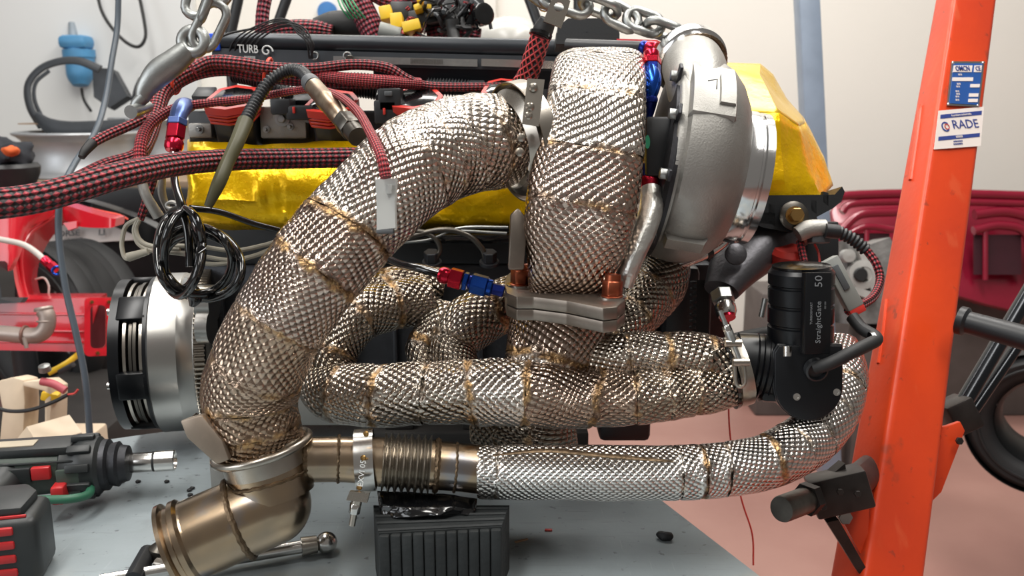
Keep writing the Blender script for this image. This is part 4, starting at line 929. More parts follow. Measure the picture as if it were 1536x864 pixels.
# grey sensor leads
t = thing('grey_leads', 'bundle of pale grey leads bent out of a red braided sleeve', 'wire', P(200, 390, 1.05))
mk('red_sleeve', tube([P(230, 268, 1.06), P(220, 300, 1.06), P(210, 330, 1.06)], [S(7, 1), S(7, 1), S(6, 1)], 12, 6), 'braid_red_small', t)
gw = mat('lead_grey', '#a59f90', .5, 0, .1)
for pts in [[(208, 328), (190, 338), (184, 355), (183, 372), (190, 388), (212, 382), (232, 374)], [(209, 330), (204, 345), (212, 362), (232, 370), (270, 374)], [(206, 330), (201, 346), (208, 366), (230, 376), (280, 380)], [(235, 368), (300, 370), (350, 376), (395, 368), (420, 360)], [(235, 376), (300, 384), (350, 390), (400, 378), (420, 368)], [(285, 393), (330, 396), (380, 384), (410, 372)]]:
    mk('lead', tube([P(x, y, 1.05) for x, y in pts], S(3.4, 1.05), 8, 8), gw, t)
mk('crimp', tube([P(192, 386, 1.045), P(222, 377, 1.045)], [S(7, 1.05), S(5, 1.05)], 12, 1, smooth=False), gw, t)
t = thing('grey_bracket', 'pair of dull grey cast bracket arms hanging under the thick braided hose', 'bracket', P(240, 320, 1.03))
mk('arm', tube([P(212, 272, 1.03), P(220, 295, 1.03), P(238, 325, 1.04)], [S(8, 1), S(8, 1), S(9, 1)], 14, 5), 'alu_cast', t)
mk('arm', tube([P(244, 265, 1.02), P(243, 290, 1.02), P(252, 315, 1.03)], [S(7, 1), S(9, 1), S(6, 1)], 10, 5, ell=[(1.2, .6)] * 3), 'alu_cast', t)
mk('eye', loop_tube([P(258 + 8 * cos(a), 308 + 5 * sin(a), 1.02) for a in np.linspace(0, 2 * pi, 20, endpoint=False)], S(3, 1), 8), 'alu_cast', t)
# blue/red fitting hanging at left
t = thing('coolant_fitting', 'faded blue elbow over red hose end hanging left of the coils', 'hose fitting', P(262, 235, 1.0))
mk('elbow', tube([P(285, 158, 1.06), P(275, 160, 1.04), P(268, 172, 1.02), P(265, 190, 1.01)], [S(10, 1), S(14, 1), S(13, 1), S(11, 1)], 18, 6), mat('blue_faded', '#5a6fa8', .3, .7), t)
fit(t, P(266, 180, 1.01), P(260, 226, 1.0), [(0, .2, S(16, 1), 'hex', 'blue_faded'), (.2, .62, S(15, 1), 'hex', 'red_anodised'), (.62, 1., S(14, 1), 'cone', 'red_anodised')])
mk('tail_pipe', tube([P(260, 224, 1.0), P(256, 250, .99)], S(5, 1), 12, 1, smooth=False), 'steel_bright', t)
# cable ties on the bundle
tm = mat('orange_tie', '#e8472c', .4)
for (x, y, dd, lab) in [(400, 107, 1.162, 'orange-red cable tie around the hose bundle above the coils'), (264, 121, 1.14, 'red cable tie around the braided hose beside the hook')]:
    pts = [P(x + 2, y, dd) + V((.004 * sin(a), .017 * cos(a), .0165 * sin(a))) for a in np.linspace(0, 2 * pi, 26, endpoint=False)]
    mk('cable_tie', loop_tube(pts, .002, 6), tm, None, lab, 'cable tie', 'cable ties on the braided hoses')
# thin black wires arching over the rail
t = thing('loose_wires', 'loop of thin black wires arching over the turbo-lettered rail', 'wire', P(400, 90, 1.25))
for i in range(6):
    j = i * 6.5
    pts = [(343 + j * 1.3, 80 - i, 1.25), (352 + j, 60 + i, 1.24), (378 + j, 42 + i * .6, 1.23), (420 + j * .5, 28 + i * 2.4, 1.22), (446 + (i * 37 % 5) * 2.4, 40 + (i * 53 % 7) * 1.6, 1.22), (460 + (i * 29 % 6) * 2, 65, 1.22), (464 + i * 1.2, 88, 1.23)]
    mk('wire', tube([P(*p) for p in pts], .0012, 6, 8), 'black_rubber', t)
mk('wire', tube([P(338, 32, 1.25), P(340, 60, 1.25), P(338, 78, 1.25)], .0016, 6, 6), 'black_rubber', t)
mk('wire', tube([P(318, 62, 1.22), P(345, 50, 1.23), P(385, 42, 1.24)], .0016, 6, 6), 'black_rubber', t)
# ------------------------------------------------------------------ lifting chains and hook
def link(parent, c, ax, nrm, L_, w_, r_, m='zinc', name='chain_link'):
    ax = ax.normalized(); nrm = (nrm - ax * nrm.dot(ax)).normalized(); M = frame(c, ax, nrm.cross(ax), nrm)
    return mk(name, loop_tube([M @ p for p in stadium(L_ - w_, w_ / 2, 9)], r_, 10), m, parent, ang=70)
t = thing('lifting_chain', 'galvanised lifting chain rising from the hook at the upper left', 'chain', P(310, 80, 1.0))
cd = 1.0
for (x0, y0, x1, y1, nr, ww) in [(300, 68, 328, 10, -FW + RT * .3, 30), (302, 26, 322, -32, RT + FW * .5, 30), (320, 0, 352, -64, -FW + RT * .3, 30), (290, 20, 306, -40, -FW, 28)]:
    a, b = P(x0, y0, cd), P(x1, y1, cd); link(t, (a + b) / 2, b - a, nr, (b - a).length + .006, S(ww + 3, cd), S(6.8, cd))
def run_links(parent, p0, p1, n, ww, rr_):
    for i in range(n):
        a = p0 + (p1 - p0) * (i / n); b = p0 + (p1 - p0) * ((i + 1) / n); L_ = (b - a).length
        link(parent, (a + b) / 2, b - a, (-FW + RT * .3) if i % 2 else (RT + FW * .4), L_ * 1.3, ww, rr_)
run_links(t, P(340, -44, cd), P(470, -330, cd + .04), 7, S(33, cd), S(6.8, cd))
t = thing('lifting_hook', 'grey galvanised shackle hook with heavy shank hanging from the left chain', 'hook', P(210, 175, 1.0))
mk('eye', loop_tube([P(290 + 17 * cos(a), 62 + 17 * sin(a), 1.0) for a in np.linspace(0, 2 * pi, 28, endpoint=False)], S(9, 1), 12), 'zinc', t)
mk('shank', tube([P(283, 74, 1.0), P(262, 92, 1.0), P(238, 110, 1.0), P(220, 132, 1.0), P(213, 150, 1.0)], [S(16, 1), S(19, 1), S(20, 1), S(15, 1), S(10, 1)], 24, 8, ell=[(1, .8)] * 5), 'zinc', t)
mk('pin', tube([P(196, 168, .98), P(222, 160, 1.02)], [S(10, 1), S(9, 1)], 16, 1, smooth=False), 'zinc', t)
mk('jaw', tube([P(216, 145, 1.0), P(205, 158, 1.0), P(208, 176, 1.0)], [S(10, 1), S(9, 1), S(7, 1)], 16, 6), 'zinc', t)
t = thing('lifting_chain', 'galvanised lifting chain running across the top to the turbo outlet', 'chain', P(930, 40, 1.05))
cl = [(818, -6), (852, -4), (885, 14), (916, 13), (948, 38), (975, 33), (1003, 55)]
seq = [(806, -8, 850, 6, 0), (842, -2, 885, 14, 0), (874, 2, 926, 22, 1), (908, 14, 958, 36, 0), (938, 26, 992, 40, 0), (976, 36, 1022, 56, 1)]
for (x0, y0, x1, y1, s_) in [(780, -30, 826, 4, 1), (812, -10, 884, 14, 0), (872, 0, 926, 20, 1), (908, 12, 956, 38, 0), (940, 24, 992, 42, 0), (970, 36, 1022, 54, 1)]:
    a, b = P(x0, y0, 1.05), P(x1, y1, 1.05)
    link(t, (a + b) / 2, b - a, (-FW + UP * .25) if not s_ else (UP + FW * .35), (b - a).length, S(31, 1.05), S(6.8, 1.05))
run_links(t, P(800, -16, 1.05), P(560, -330, 1.05), 8, S(31, 1.05), S(6.8, 1.05))
t = link(None, P(819, 2, 1.08), UP + RT * .2, -FW - RT * .6, S(26, 1.08), S(20, 1.08), S(3.5, 1.08), 'steel_bright', 'snap_ring'); t['label'] = 'small bright steel ring hanging beside the cable lug'; t['category'] = 'ring'
# ------------------------------------------------------------------ orange crane mast
cr = thing('crane_mast', 'orange-red steel mast of a workshop crane with plates and welded lugs', 'crane', (.43, 1.05, 0))
om = mat('crane_orange', '#e0481a', .38, 0, .12, 5, .0003, 90, col2='#cf3f1c')
stain(om, [((22, 22, 22), 0, .62, .45, (.16, .05, .03, 1)), ((60, 60, 60), 0, .66, .5, (.10, .04, .03, 1)), ((30, 30, 3), .3, .63, .25, (.75, .16, .06, 1))])
tops = [P(1402, 0, 1.36), P(1430, 0, 1.30), P(1497, 0, 1.33)]; bots = [P(1243, 864, 1.10), P(1296, 864, 1.03), P(1390, 864, 1.06)]
tops.append(tops[0] + tops[2] - tops[1] + V((0, .03, 0))); bots.append(bots[0] + bots[2] - bots[1] + V((0, .03, 0)))
def ml(i, t): return tops[i] + (bots[i] - tops[i]) * t
def beam(m_, t0, t1, nb=24):
    """closed box beam with softly rolled edges"""
    v = []; f = []; rows = 2
    for t in (t0, t1):
        c = [ml(i, t) for i in range(4)]
        for i in range(4):
            p, a, b = c[i], c[i - 1], c[(i + 1) % 4]
            ra_ = .12
            for s_ in np.linspace(0, 1, 5):
                s_ = float(s_); u = p + (a - p) * ra_; w2 = p + (b - p) * ra_
                v.append(u * (1 - s_) ** 2 + p * 2 * s_ * (1 - s_) + w2 * s_ ** 2)
    n = 20
    f = [(k, (k + 1) % n, n + (k + 1) % n, n + k) for k in range(n)] + [tuple(range(n)), tuple(range(n, 2 * n))]
    return v, f
tf = (0.0 - tops[1].z) / (bots[1].z - tops[1].z)
mk('mast', beam(om, -.35, tf - .01), om, cr, ang=40)
mk('foot', box((.5, .34, .05), yaw((ml(1, tf).x + .08, ml(1, tf).y + .06, .025)), .006), om, cr)
RN = (ml(2, 0) - ml(1, 0)).cross(ml(1, 1) - ml(1, 0)).normalized(); 
if RN.y > 0: RN = -RN
LN = (ml(0, 0) - ml(1, 0)).cross(ml(1, 1) - ml(1, 0)).normalized()
if LN.y > 0: LN = -LN
def onface(x, y, lift=.0, left=False):
    n = LN if left else RN; r = _ray(x, y); o = ml(1, .3) + n * lift; t = (o - CAMLOC).dot(n) / r.dot(n); return CAMLOC + r * t
rx = (ml(2, .2) - ml(1, .2)).normalized(); ry = RN.cross(rx); ry = ry if ry.z > 0 else -ry; rx = ry.cross(RN)
def facepanel(name, pts, m, parent, lift, th=.001, left=False, label=None):
    q_ = [onface(x, y, lift, left) for x, y in pts]
    n = LN if left else RN; v = q_ + [p - n * th for p in q_]; k = len(q_)
    f = [tuple(range(k)), tuple(range(2 * k - 1, k - 1, -1))] + [(i, i + k, (i + 1) % k + k, (i + 1) % k) for i in range(k)]
    return mk(name, (v, f), m, parent, label=label, smooth=False)
def facetext(name, s, x, y, hpx, m, parent, lift, sx=1., slope=(0, 0), bold=0.):
    o = onface(x, y, lift); a = (onface(x + 20, y + slope[0], lift) - o).normalized(); b = (onface(x + slope[1], y - 20, lift) - o); b = (b - a * b.dot(a)).normalized()
    return mk(name, text_geo(s, S(hpx, o.y / cos(TH)), frame(o, a, b, RN), .0003, sx, bold=bold), m, parent)
bp_ = mat('plate_blue', '#2b5ca8', .4, .2, .05); pw = mat('sticker_white', '#e6dcd6', .55, 0, .03); nb_ = mat('print_blue', '#2c3f86', .5, 0, 0); silver = MATS['zinc']
pt = facepanel('maker_plate', [(1428, 92), (1477, 92), (1469, 160), (1421, 158)], silver, cr, .0022, .0015, label='blue and silver maker plate')
facepanel('plate_field', [(1430.5, 95), (1474, 95), (1467, 157), (1424, 155)], bp_, pt, .0028, .0006)
facepanel('plate_box', [(1431, 98), (1459, 98), (1457.5, 108), (1429.5, 108)], pw, pt, .0034); facetext('plate_letters', 'OMCN', 1444, 103, 8, nb_, pt, .0038, .8, bold=.02)
facepanel('plate_box', [(1462, 98), (1473, 98), (1472, 108), (1461, 108)], pw, pt, .0034); facetext('plate_letters', 'CE', 1467, 103, 7, nb_, pt, .0038, .8, bold=.02)
for (x0, y0, x1, y1) in [(1429, 116, 1460, 121.5), (1456, 126, 1470, 131), (1454, 140, 1468, 145), (1453, 148, 1467, 153)]:
    facepanel('plate_box', [(x0, y0), (x1, y0), (x1 - .6, y1), (x0 - .6, y1)], pw, pt, .0034)
for (x, y) in [(1440, 112), (1438, 126), (1437, 130), (1436, 137), (1437, 141), (1436, 145), (1436, 150)]:
    facetext('plate_print', 'IIIIII IIII', x, y, 3, pw, pt, .0034, .6)
for (x, y) in [(1430, 94), (1475, 94), (1467, 158), (1423, 156)]:
    mk('rivet', lathe([(0, .002), (.0016, .0015), (.0024, 0)], axf(onface(x, y, .0022), RN), 12), 'steel_bright', pt)
st = facepanel('sticker', [(1408, 166), (1476, 160), (1471, 219), (1401, 224)], pw, cr, .0014, .0006, label='white sticker with blue bars')
facepanel('blue_bar', [(1411, 172), (1473, 166), (1472.5, 172), (1410.5, 178)], nb_, st, .0018, .0003); facetext('bar_text', 'fourniture industrielle', 1442, 172, 3.6, pw, st, .0022, .88, (-1.9, 0))
facepanel('blue_bar', [(1408, 205), (1470, 199.5), (1469.6, 205), (1407.5, 211)], nb_, st, .0018, .0003); facetext('bar_text', 'IIIIIIIIIIII', 1439, 205, 3.6, pw, st, .0022, .9, (-1.9, 0))
facetext('logo_text', 'RADE', 1448, 186.5, 14, nb_, st, .0018, 1.05, (-1.0, 0))
oc = onface(1418.5, 190, .0018); Mo_ = frame(oc, rx, ry, RN); rr = S(7.6, 1.27)
mk('logo_ring', lathe([(rr * .72, 0), (rr, 0), (rr, .0003), (rr * .72, .0003)], Mo_, 32, False, .7, 2 * pi - .7), nb_, st)
mk('logo_ring', lathe([(rr * .42, 0), (rr * .6, 0), (rr * .6, .0003), (rr * .42, .0003)], Mo_ @ Matrix.Translation((rr * .35, 0, 0)), 24, False), 'red_plastic', st)
for y in (212, 216): facetext('fine_print', 'IIII IIIIII IIIII IIIIII IIII', 1437, y, 2.6, nb_, st, .0018, .66, (-1.6, 0))
for pts in [[(1382, 158), (1380, 168), (1376, 200), (1371, 235), (1366, 270)], [(1330, 450), (1327, 480), (1322, 520), (1318, 545)]]:
    mk('weld_bead', tube([onface(x, y, .0, True) for x, y in pts], .0032, 8, 5), om, cr)
ob = thing('crane_bracket', 'oily dark steel bracket block with tube end bolted to the orange mast', 'bracket', P(1240, 800, 1.02))
dk = mat('oily_steel', '#3a3533', .4, .5, .3, 30)
mk('block', box((S(86, 1.0), .05, S(58, 1.0)), frame(P(1258, 736, 1.02), (RT * .93 + UP * .28 - FW * .2).normalized(), (FW * .97 + RT * .2).normalized(), (UP * .96 - RT * .28).normalized()), .003), dk, ob)
mk('tube_end', lathe([(S(19, .96), 0), (S(20, .96), .002), (S(20, .96), .05), (S(14, .96), .05)], axf(P(1172, 764, .95), P(1220, 746, .99) - P(1172, 764, .95)), 28), mat('worn_steel', '#6e6a64', .4, .8, .3, 40), ob)
mk('tube_collar', lathe([(S(25, .98), 0), (S(25, .98), .012)], axf(P(1208, 750, .98), P(1220, 746, .99) - P(1172, 764, .95)), 6), dk, ob)
mk('mount_arm', tube([P(1272, 733, 1.03), ml(0, .84) + (ml(2, .84) - ml(0, .84)) * .3], [S(24, 1.03), S(24, 1.06)], 20, 1, smooth=False), dk, ob)
for (x, y) in [(1234, 760), (1259, 737), (1285, 740)]: bolt(axf(P(x, y, .985), -FW), S(5, 1), .004, dk, ob, 'rivet')
mk('stay', quad([P(1234, 776, 1.03), P(1252, 772, 1.03), P(1296, 850, 1.05), P(1282, 852, 1.05)], .012), dk, ob)
mk('upper_stay', quad([P(1232, 712, 1.04), P(1258, 690, 1.04), P(1262, 715, 1.04), P(1246, 722, 1.04)], .02), dk, ob)
mk('gusset', quad([P(1252, 762, 1.06), P(1300, 752, 1.06), P(1296, 846, 1.06)], .008), om, cr)
bolt(axf(P(1266, 775, 1.04), -FW), S(11, 1.04), .006, MATS['zinc'], ob, 'pivot_bolt')
mk('lug', prism([(0, 0), (.030, .078), (.024, .090), (.006, .084), (-.01, .082), (-.02, -.02)], .008, frame(P(1408, 736, 1.14), RT, UP, -FW), .001), om, cr)
bolt(axf(P(1438, 661, 1.125), -FW), S(6, 1.1), .004, dk, cr, 'lug_pin')
rm_ = thing('hydraulic_ram', 'black hydraulic ram slanting up behind the orange mast', 'ram', P(1430, 640, 1.25))
mk('ram_rod', tube([P(1720, 139, 1.4), P(1445, 605, 1.22)], S(12, 1.25), 20, 1, smooth=False), mat('ram_black', '#24272b', .2, .6, .1), rm_)
mk('ram_rod', tube([P(1730, 221, 1.42), P(1460, 615, 1.26)], S(9, 1.25), 20, 1, smooth=False), 'ram_black', rm_)
mk('ram_pivot', tube([P(1438, 640, 1.22), P(1412, 668, 1.16)], S(12, 1.2), 16, 1, smooth=False), dk, rm_)
mk('ram_base', box((S(42, 1.22), .05, S(48, 1.22)), frame(P(1436, 622, 1.22), (RT * .9 + UP * .42).normalized(), FW, (UP * .9 - RT * .42).normalized()), .004), dk, rm_)
hd = thing('pump_handle', 'thick black crane handle tube with flared end poking in from the right', 'handle', P(1480, 510, 1.1))
h0, h1 = P(1446, 482, 1.12), P(1900, 606, .92)
mk('grip', tube([h0, h1], [S(17, 1.1), S(23, 1.05)], 24, 1, smooth=False), 'black_plastic', hd)
mk('flared_end', lathe([(S(22, 1.1), 0), (S(22, 1.1), .008), (S(16, 1.1), .012)], axf(h0 - (h1 - h0).normalized() * .006, h1 - h0), 24), 'black_plastic', hd)
# ------------------------------------------------------------------ sensor and small leads near the airbox
t = thing('cam_sensor', 'dull grey sensor with black plug and ribbed lead turning into red braid', 'sensor', P(1230, 380, 1.07))
mk('sensor_body', tube([P(1196, 352, 1.06), P(1212, 344, 1.06), P(1238, 342, 1.06)], [S(12, 1.06), S(14, 1.06), S(13, 1.06)], 18, 4), 'alu_cast', t)
mk('sensor_block', box((S(28, 1.06), .02, S(22, 1.06)), frame(P(1228, 354, 1.065), RT, FW, UP), .002), 'grey_dark', t)
mk('boot', tube([P(1238, 346, 1.05), P(1258, 348, 1.05)], S(11, 1.05), 16, 1, smooth=False), 'black_plastic', t)
corr([P(1256, 347, 1.05), P(1278, 358, 1.05), P(1298, 374, 1.05)], S(9, 1.05), 'black_plastic', t, pitch=.005)
mk('red_lead', tube([P(1298, 373, 1.05), P(1314, 395, 1.04), P(1320, 420, 1.03), P(1310, 445, 1.0), P(1288, 460, .97), P(1272, 466, .955)], S(6.5, 1.02), 14, 10), 'braid_red_small', t)
mk('red_lead', tube([P(1200, 362, 1.07), P(1204, 382, 1.06), P(1208, 400, 1.05)], S(6, 1.05), 12, 6), 'braid_red_small', t)
mk('thin_wire', tube([P(1222, 366, 1.07), P(1228, 380, 1.07), P(1230, 400, 1.06)], .0014, 6, 5), 'red_plastic', t)
mk('red_cap', lathe([(S(26, 1.1), 0), (S(26, 1.1), .012), (S(20, 1.1), .018), (0, .018)], axf(P(1180, 392, 1.09), UP - FW * .5), 24), 'red_plastic', t)
mk('module', box((S(50, 1.16), .03, S(90, 1.16)), frame(P(1228, 378, 1.17), RT, FW, UP), .003), 'black_plastic', t)
mk('push_stud', tube([P(1142, 476, 1.0), P(1148, 448, 1.0)], S(4.5, 1), 12, 1, smooth=False), 'zinc', None, 'upright zinc stud with nut just left of the wastegate cylinder', 'stud')
mk('actuator_arm', tube([P(1100, 512, .98), P(1130, 505, .98), P(1160, 500, .98)], S(12, .98), 16, 2), 'black_rubber', None, 'short black rubber arm between clamp and wastegate', 'arm')
mk('red_wire', tube([P(1092, 400, 1.3), P(1093, 500, 1.3), P(1094, 640, 1.3), P(1110, 740, 1.28), P(1128, 800, 1.27), P(1130, 848, 1.26)], .0013, 6, 8), 'red_plastic', None, 'single thin red wire hanging down to the floor beside the bench', 'wire')
# ------------------------------------------------------------------ top wiring harness
t = thing('wiring_harness', 'heap of wiring harness connectors and sleeves lying behind the rail', 'wiring harness', P(620, 60, 1.45))
D = 1.42
mk('sleeve', tube([P(524, -20, D), P(542, 12, D), P(556, 40, D), P(566, 60, D)], S(19, D), 18, 8), 'braid_dark', t)
mk('sleeve', tube([P(390, 52, D), P(430, 45, D), P(470, 44, D), P(500, 48, D)], [S(8, D), S(14, D), S(14, D), S(10, D)], 16, 8), 'braid_red', t)
mk('sleeve', tube([P(400, -12, D), P(394, 20, D), P(392, 60, D)], S(10, D), 16, 6), 'braid_dark', t)
mk('sleeve', tube([P(640, 50, D), P(670, 46, D), P(700, 52, D), P(720, 56, D)], S(13, D), 16, 6), 'braid_dark', t)
mk('sleeve', tube([P(560, -10, D), P(590, 2, D), P(640, -6, D)], S(12, D), 16, 6), 'braid_dark', t)
mk('foam_pad', tube([P(474, 44, D + .02), P(510, 38, D + .02), P(560, 46, D + .02)], [S(17, D), S(22, D), S(14, D)], 16, 6), 'black_rubber', t)
ylw = mat('plug_yellow', '#e6bd2a', .45, 0, .08)
for (x, y, w_, h_, dd, rz) in [(580, 22, 18, 20, 0, .2), (596, 34, 18, 22, -.01, .1), (618, 42, 26, 16, -.02, .25), (642, 14, 12, 8, .01, 0), (628, 14, 12, 9, -.01, .3), (630, 0, 10, 12, 0, .4)]:
    mk('yellow_plug', box((S(w_, D), .03, S(h_, D)), frame(P(x, y, D - .03 + dd), (RT * cos(rz) + UP * sin(rz)), FW, (UP * cos(rz) - RT * sin(rz))), .002), ylw, t)
mk('grey_plug', tube([P(570, 46, D - .05), P(602, 52, D - .05)], [S(13, D), S(10, D)], 12, 1, smooth=False), 'plug_grey', t)
mk('orange_seal', tube([P(601, 52, D - .05), P(608, 52, D - .05)], S(8, D), 12, 1, smooth=False), 'red_plastic', t)
for (x, y, w_, h_, dd) in [(604, 22, 34, 28, 0), (640, 30, 50, 24, -.01), (650, 6, 44, 18, .01), (676, 20, 30, 44, 0), (700, 16, 34, 56, .02), (716, 10, 22, 50, -.01), (660, -8, 90, 14, .02)]:
    a_ = R.uniform(-.3, .3)
    mk('black_plug', box((S(w_, D), .045, S(h_, D)), frame(P(x, y, D + dd), (RT * cos(a_) + UP * sin(a_)), FW, (UP * cos(a_) - RT * sin(a_))), .003), 'black_plastic', t)
for i in range(26):
    x, y = R.uniform(610, 715), R.uniform(-8, 40); c_ = ['black_rubber', 'black_rubber', 'black_gloss', 'grey_dark', 'braid_fine'][i % 5]
    pts = [P(x, y, D - .04 + R.uniform(-.03, .02))]
    for j in range(3): x += R.uniform(-24, 24); y += R.uniform(-4, 22); pts.append(P(x, min(y, 58), D - .04 + R.uniform(-.03, .03)))
    mk('wire', tube(pts, R.uniform(.0015, .004), 6, 6), c_, t)
for i in range(5): mk('green_wire', tube([P(505 + i * 5, -6, D - .03), P(512 + i * 6, 12, D - .04), P(524 + i * 6, 28, D - .03)], .0014, 6, 5), mat('wire_green', '#2f8a5a', .5), t)
mk('disc_plug', lathe([(0, 0), (S(16, D), 0), (S(16, D), .006), (S(11, D), .008), (0, .006)], axf(P(724, 22, D - .06), -FW + RT * .6), 24), 'black_gloss', t)
mk('drop_lead', tube([P(678, 30, D - .06), P(680, 50, D - .06), P(684, 68, D - .08)], [S(10, D), S(9, D), S(8, D)], 12, 5), 'black_rubber', t)
mk('blue_disc', lathe([(0, 0), (S(14, 3.8), 0), (S(14, 3.8), .02), (S(7, 3.8), .022), (0, .022)], axf(PY(492, 18, 3.8), (0, -1, 0)), 24), mat('disc_blue', '#3a78b8', .4), None, 'small blue round disc on the wall left of the harness', 'disc')
# stand legs behind the engine
t = thing('folding_stand', 'black steel stand legs rising behind the engine', 'stand', (-.05, 1.9, 0))
for (x0, y0, x1, y1) in [(366, -40, 344, 60), (440, -30, 408, 60), (780, -40, 816, 60), (868, -40, 868, 60)]:
    a, b = P(x0, y0, 1.9), P(x1, y1, 1.9); e_ = b + (b - a) * 0; e_ = V((b.x, b.y, 0))
    mk('leg', tube([a, b, e_], S(8, 1.9), 12, 1, smooth=False), 'black_plastic', t)
pa, pb = P(1206, -80, 2.5), PZ(1246, 752, .0); pb = V((pb.x, P(1214, 100, 2.5).y, 0)) if 0 else pb
mk('steel_pillar', box((.060, .060, (pa - pb).length), axf((pa + pb) / 2, pa - pb, V((0, 1, 0))), .006), mat('pillar_grey', '#8a98aa', .4, .1, .12, 10), None, 'grey-blue square steel post leaning behind the gold box', 'post')
mk('plastic_dome', lathe([(S(60, 2.6), -P(765, 66, 2.6).z), (S(56, 2.6), 0)] + [(S(56, 2.6) * cos(a), S(40, 2.6) * sin(a)) for a in np.linspace(.1, pi / 2, 8)], axf(P(765, 66, 2.6), (0, 0, 1)), 28), mat('clear_plastic', '#b9b8b2', .25), None, 'pale rounded plastic cover showing just above the rail', 'cover')
# ------------------------------------------------------------------ background right
t = thing('car_bonnet', 'dark red car bonnet stored with its ribbed underside showing', 'bonnet', P(1420, 450, 3.2))
rd = mat('car_red_dark', '#8a1830', .22, .1, .12, 4, coat=.5)
k = 3.2 / F
ob_ = [(-160, 120), (-150, 138), (-130, 146), (0, 148), (130, 144), (230, 136), (230, -40), (150, -12), (100, -40), (60, -30), (-100, 22), (-155, 70)]
mk('panel', prism([(x * k, y * k) for x, y in ob_], .03, frame(P(1412, 432, 3.25), RT, (UP * .95 + FW * .3).normalized(), -(FW * .95 - UP * .3).normalized()), .006), rd, t)
for (pts, r_) in [([(1256, 300), (1272, 293), (1400, 290), (1560, 294)], 7), ([(1262, 318), (1285, 305), (1400, 302), (1560, 306)], 6), ([(1262, 345), (1290, 322), (1345, 318)], 7), ([(1462, 322), (1510, 318), (1560, 330)], 8), ([(1460, 346), (1500, 338), (1540, 352), (1545, 420)], 7), ([(1270, 352), (1300, 340), (1340, 345)], 5), ([(1300, 345), (1300, 395)], 4), ([(1478, 345), (1478, 420)], 4)]:
    mk('rib', tube([P(x, y, 3.17) for x, y in pts], S(r_, 3.17), 10, 6), rd, t)
for (x0, y0, x1, y1) in [(1272, 350, 1334, 392), (1462, 352, 1532, 412)]:
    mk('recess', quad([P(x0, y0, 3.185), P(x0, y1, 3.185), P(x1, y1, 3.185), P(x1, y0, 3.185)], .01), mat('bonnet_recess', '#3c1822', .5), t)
mk('trestle', box((1.6, .25, P(1420, 440, 3.25).z - .02), yaw((P(1470, 440, 3.3).x, P(1470, 440, 3.3).y + .16, (P(1420, 440, 3.25).z - .02) / 2)), .01), mat('trestle_dark', '#5a5350', .7), None, 'dull grey crate stack under the red bonnet', 'crate')
t = thing('gearbox_casting', 'grey aluminium gearbox casting on a dark stand behind the wastegate', 'gearbox', P(1290, 480, 2.6))
mk('case', prism([(-40, -75), (34, -75), (38, 20), (22, 52), (-10, 40), (-40, 48)], .12, frame(P(1288, 410, 2.66), RT / F * 2.6, UP / F * 2.6, -FW), 0), mat('gear_grey', '#8d8c8a', .5, .3, .3, 20, .002, 60), t)
mk('boss', lathe([(S(22, 2.5), 0), (S(22, 2.5), .03), (S(12, 2.5), .032), (S(11, 2.5), .01), (0, .01)], axf(P(1290, 412, 2.54), -FW), 24), mat('gear_light', '#b9b8b4', .5, .2, .2), t)
mk('boss', lathe([(S(10, 2.5), 0), (S(10, 2.5), .03), (0, .032)], axf(P(1268, 384, 2.54), -FW), 20), 'gear_light', t)
mk('plug', lathe([(0, 0), (S(11, 2.5), 0), (S(9, 2.5), .006), (0, .006)], axf(P(1291, 412, 2.505), -FW), 20), 'black_rubber', t)
mk('web', quad([P(1282, 372, 2.53), P(1290, 370, 2.53), P(1316, 440, 2.53), P(1306, 444, 2.53)], .02), 'gear_light', t)
mk('web', quad([P(1252, 430, 2.53), P(1256, 422, 2.53), P(1310, 440, 2.53), P(1308, 452, 2.53)], .02), 'gear_light', t)
p_ = P(1304, 486, 2.62); mk('stand', box((.09, .1, p_.z), yaw((p_.x, p_.y, p_.z / 2)), .01), 'trestle_dark', t)
def tyre(name, c, ax, r_, w_, lab, rim=True):
    t = thing(name, lab, 'tyre', (c.x, c.y, c.z - r_))
    M = axf(c, ax); tw = w_ / 2
    mk('carcass', lathe([(r_ * .62, -tw * .8), (r_ * .72, -tw), (r_ * .88, -tw * 1.02), (r_ * .965, -tw * .86), (r_, -tw * .6), (r_, tw * .6), (r_ * .965, tw * .86), (r_ * .88, tw * 1.02), (r_ * .72, tw), (r_ * .62, tw * .8), (r_ * .60, 0), (r_ * .62, -tw * .8)], M, 64, False), mat('tyre_rubber', '#1f2022', .62, 0, .2, 12), t, ang=50)
    g = G()
    for j in (-.36, 0, .36): g.add(*lathe([(r_ * 1.002, (j - .12) * w_), (r_ * 1.006, (j - .11) * w_), (r_ * 1.006, (j + .11) * w_), (r_ * 1.002, (j + .12) * w_)], M, 64, False))
    mk('tread_ribs', g, 'tyre_rubber', t)
    for s_ in (-1, 1): mk('sidewall_ring', loop_tube([M @ V((r_ * .8 * cos(a), r_ * .8 * sin(a), s_ * tw * 1.02)) for a in np.linspace(0, 2 * pi, 48, endpoint=False)], .004, 6), 'tyre_rubber', t)
    if rim: mk('rim', lathe([(r_ * .61, -tw * .8), (r_ * .55, -tw * .6), (r_ * .52, 0), (r_ * .55, tw * .6), (r_ * .61, tw * .8)], M, 48, False), mat('rim_dark', '#26282a', .4, .6), t)
    return t
tc_ = P(1568, 620, 2.1); tyre('tyre', V((tc_.x, tc_.y, .17)) if 0 else tc_, V((-.5, -.85, 0)), tc_.z - .0 if tc_.z < .3 else .17, .2, 'dark tyre standing at the right edge beyond the crane handle')
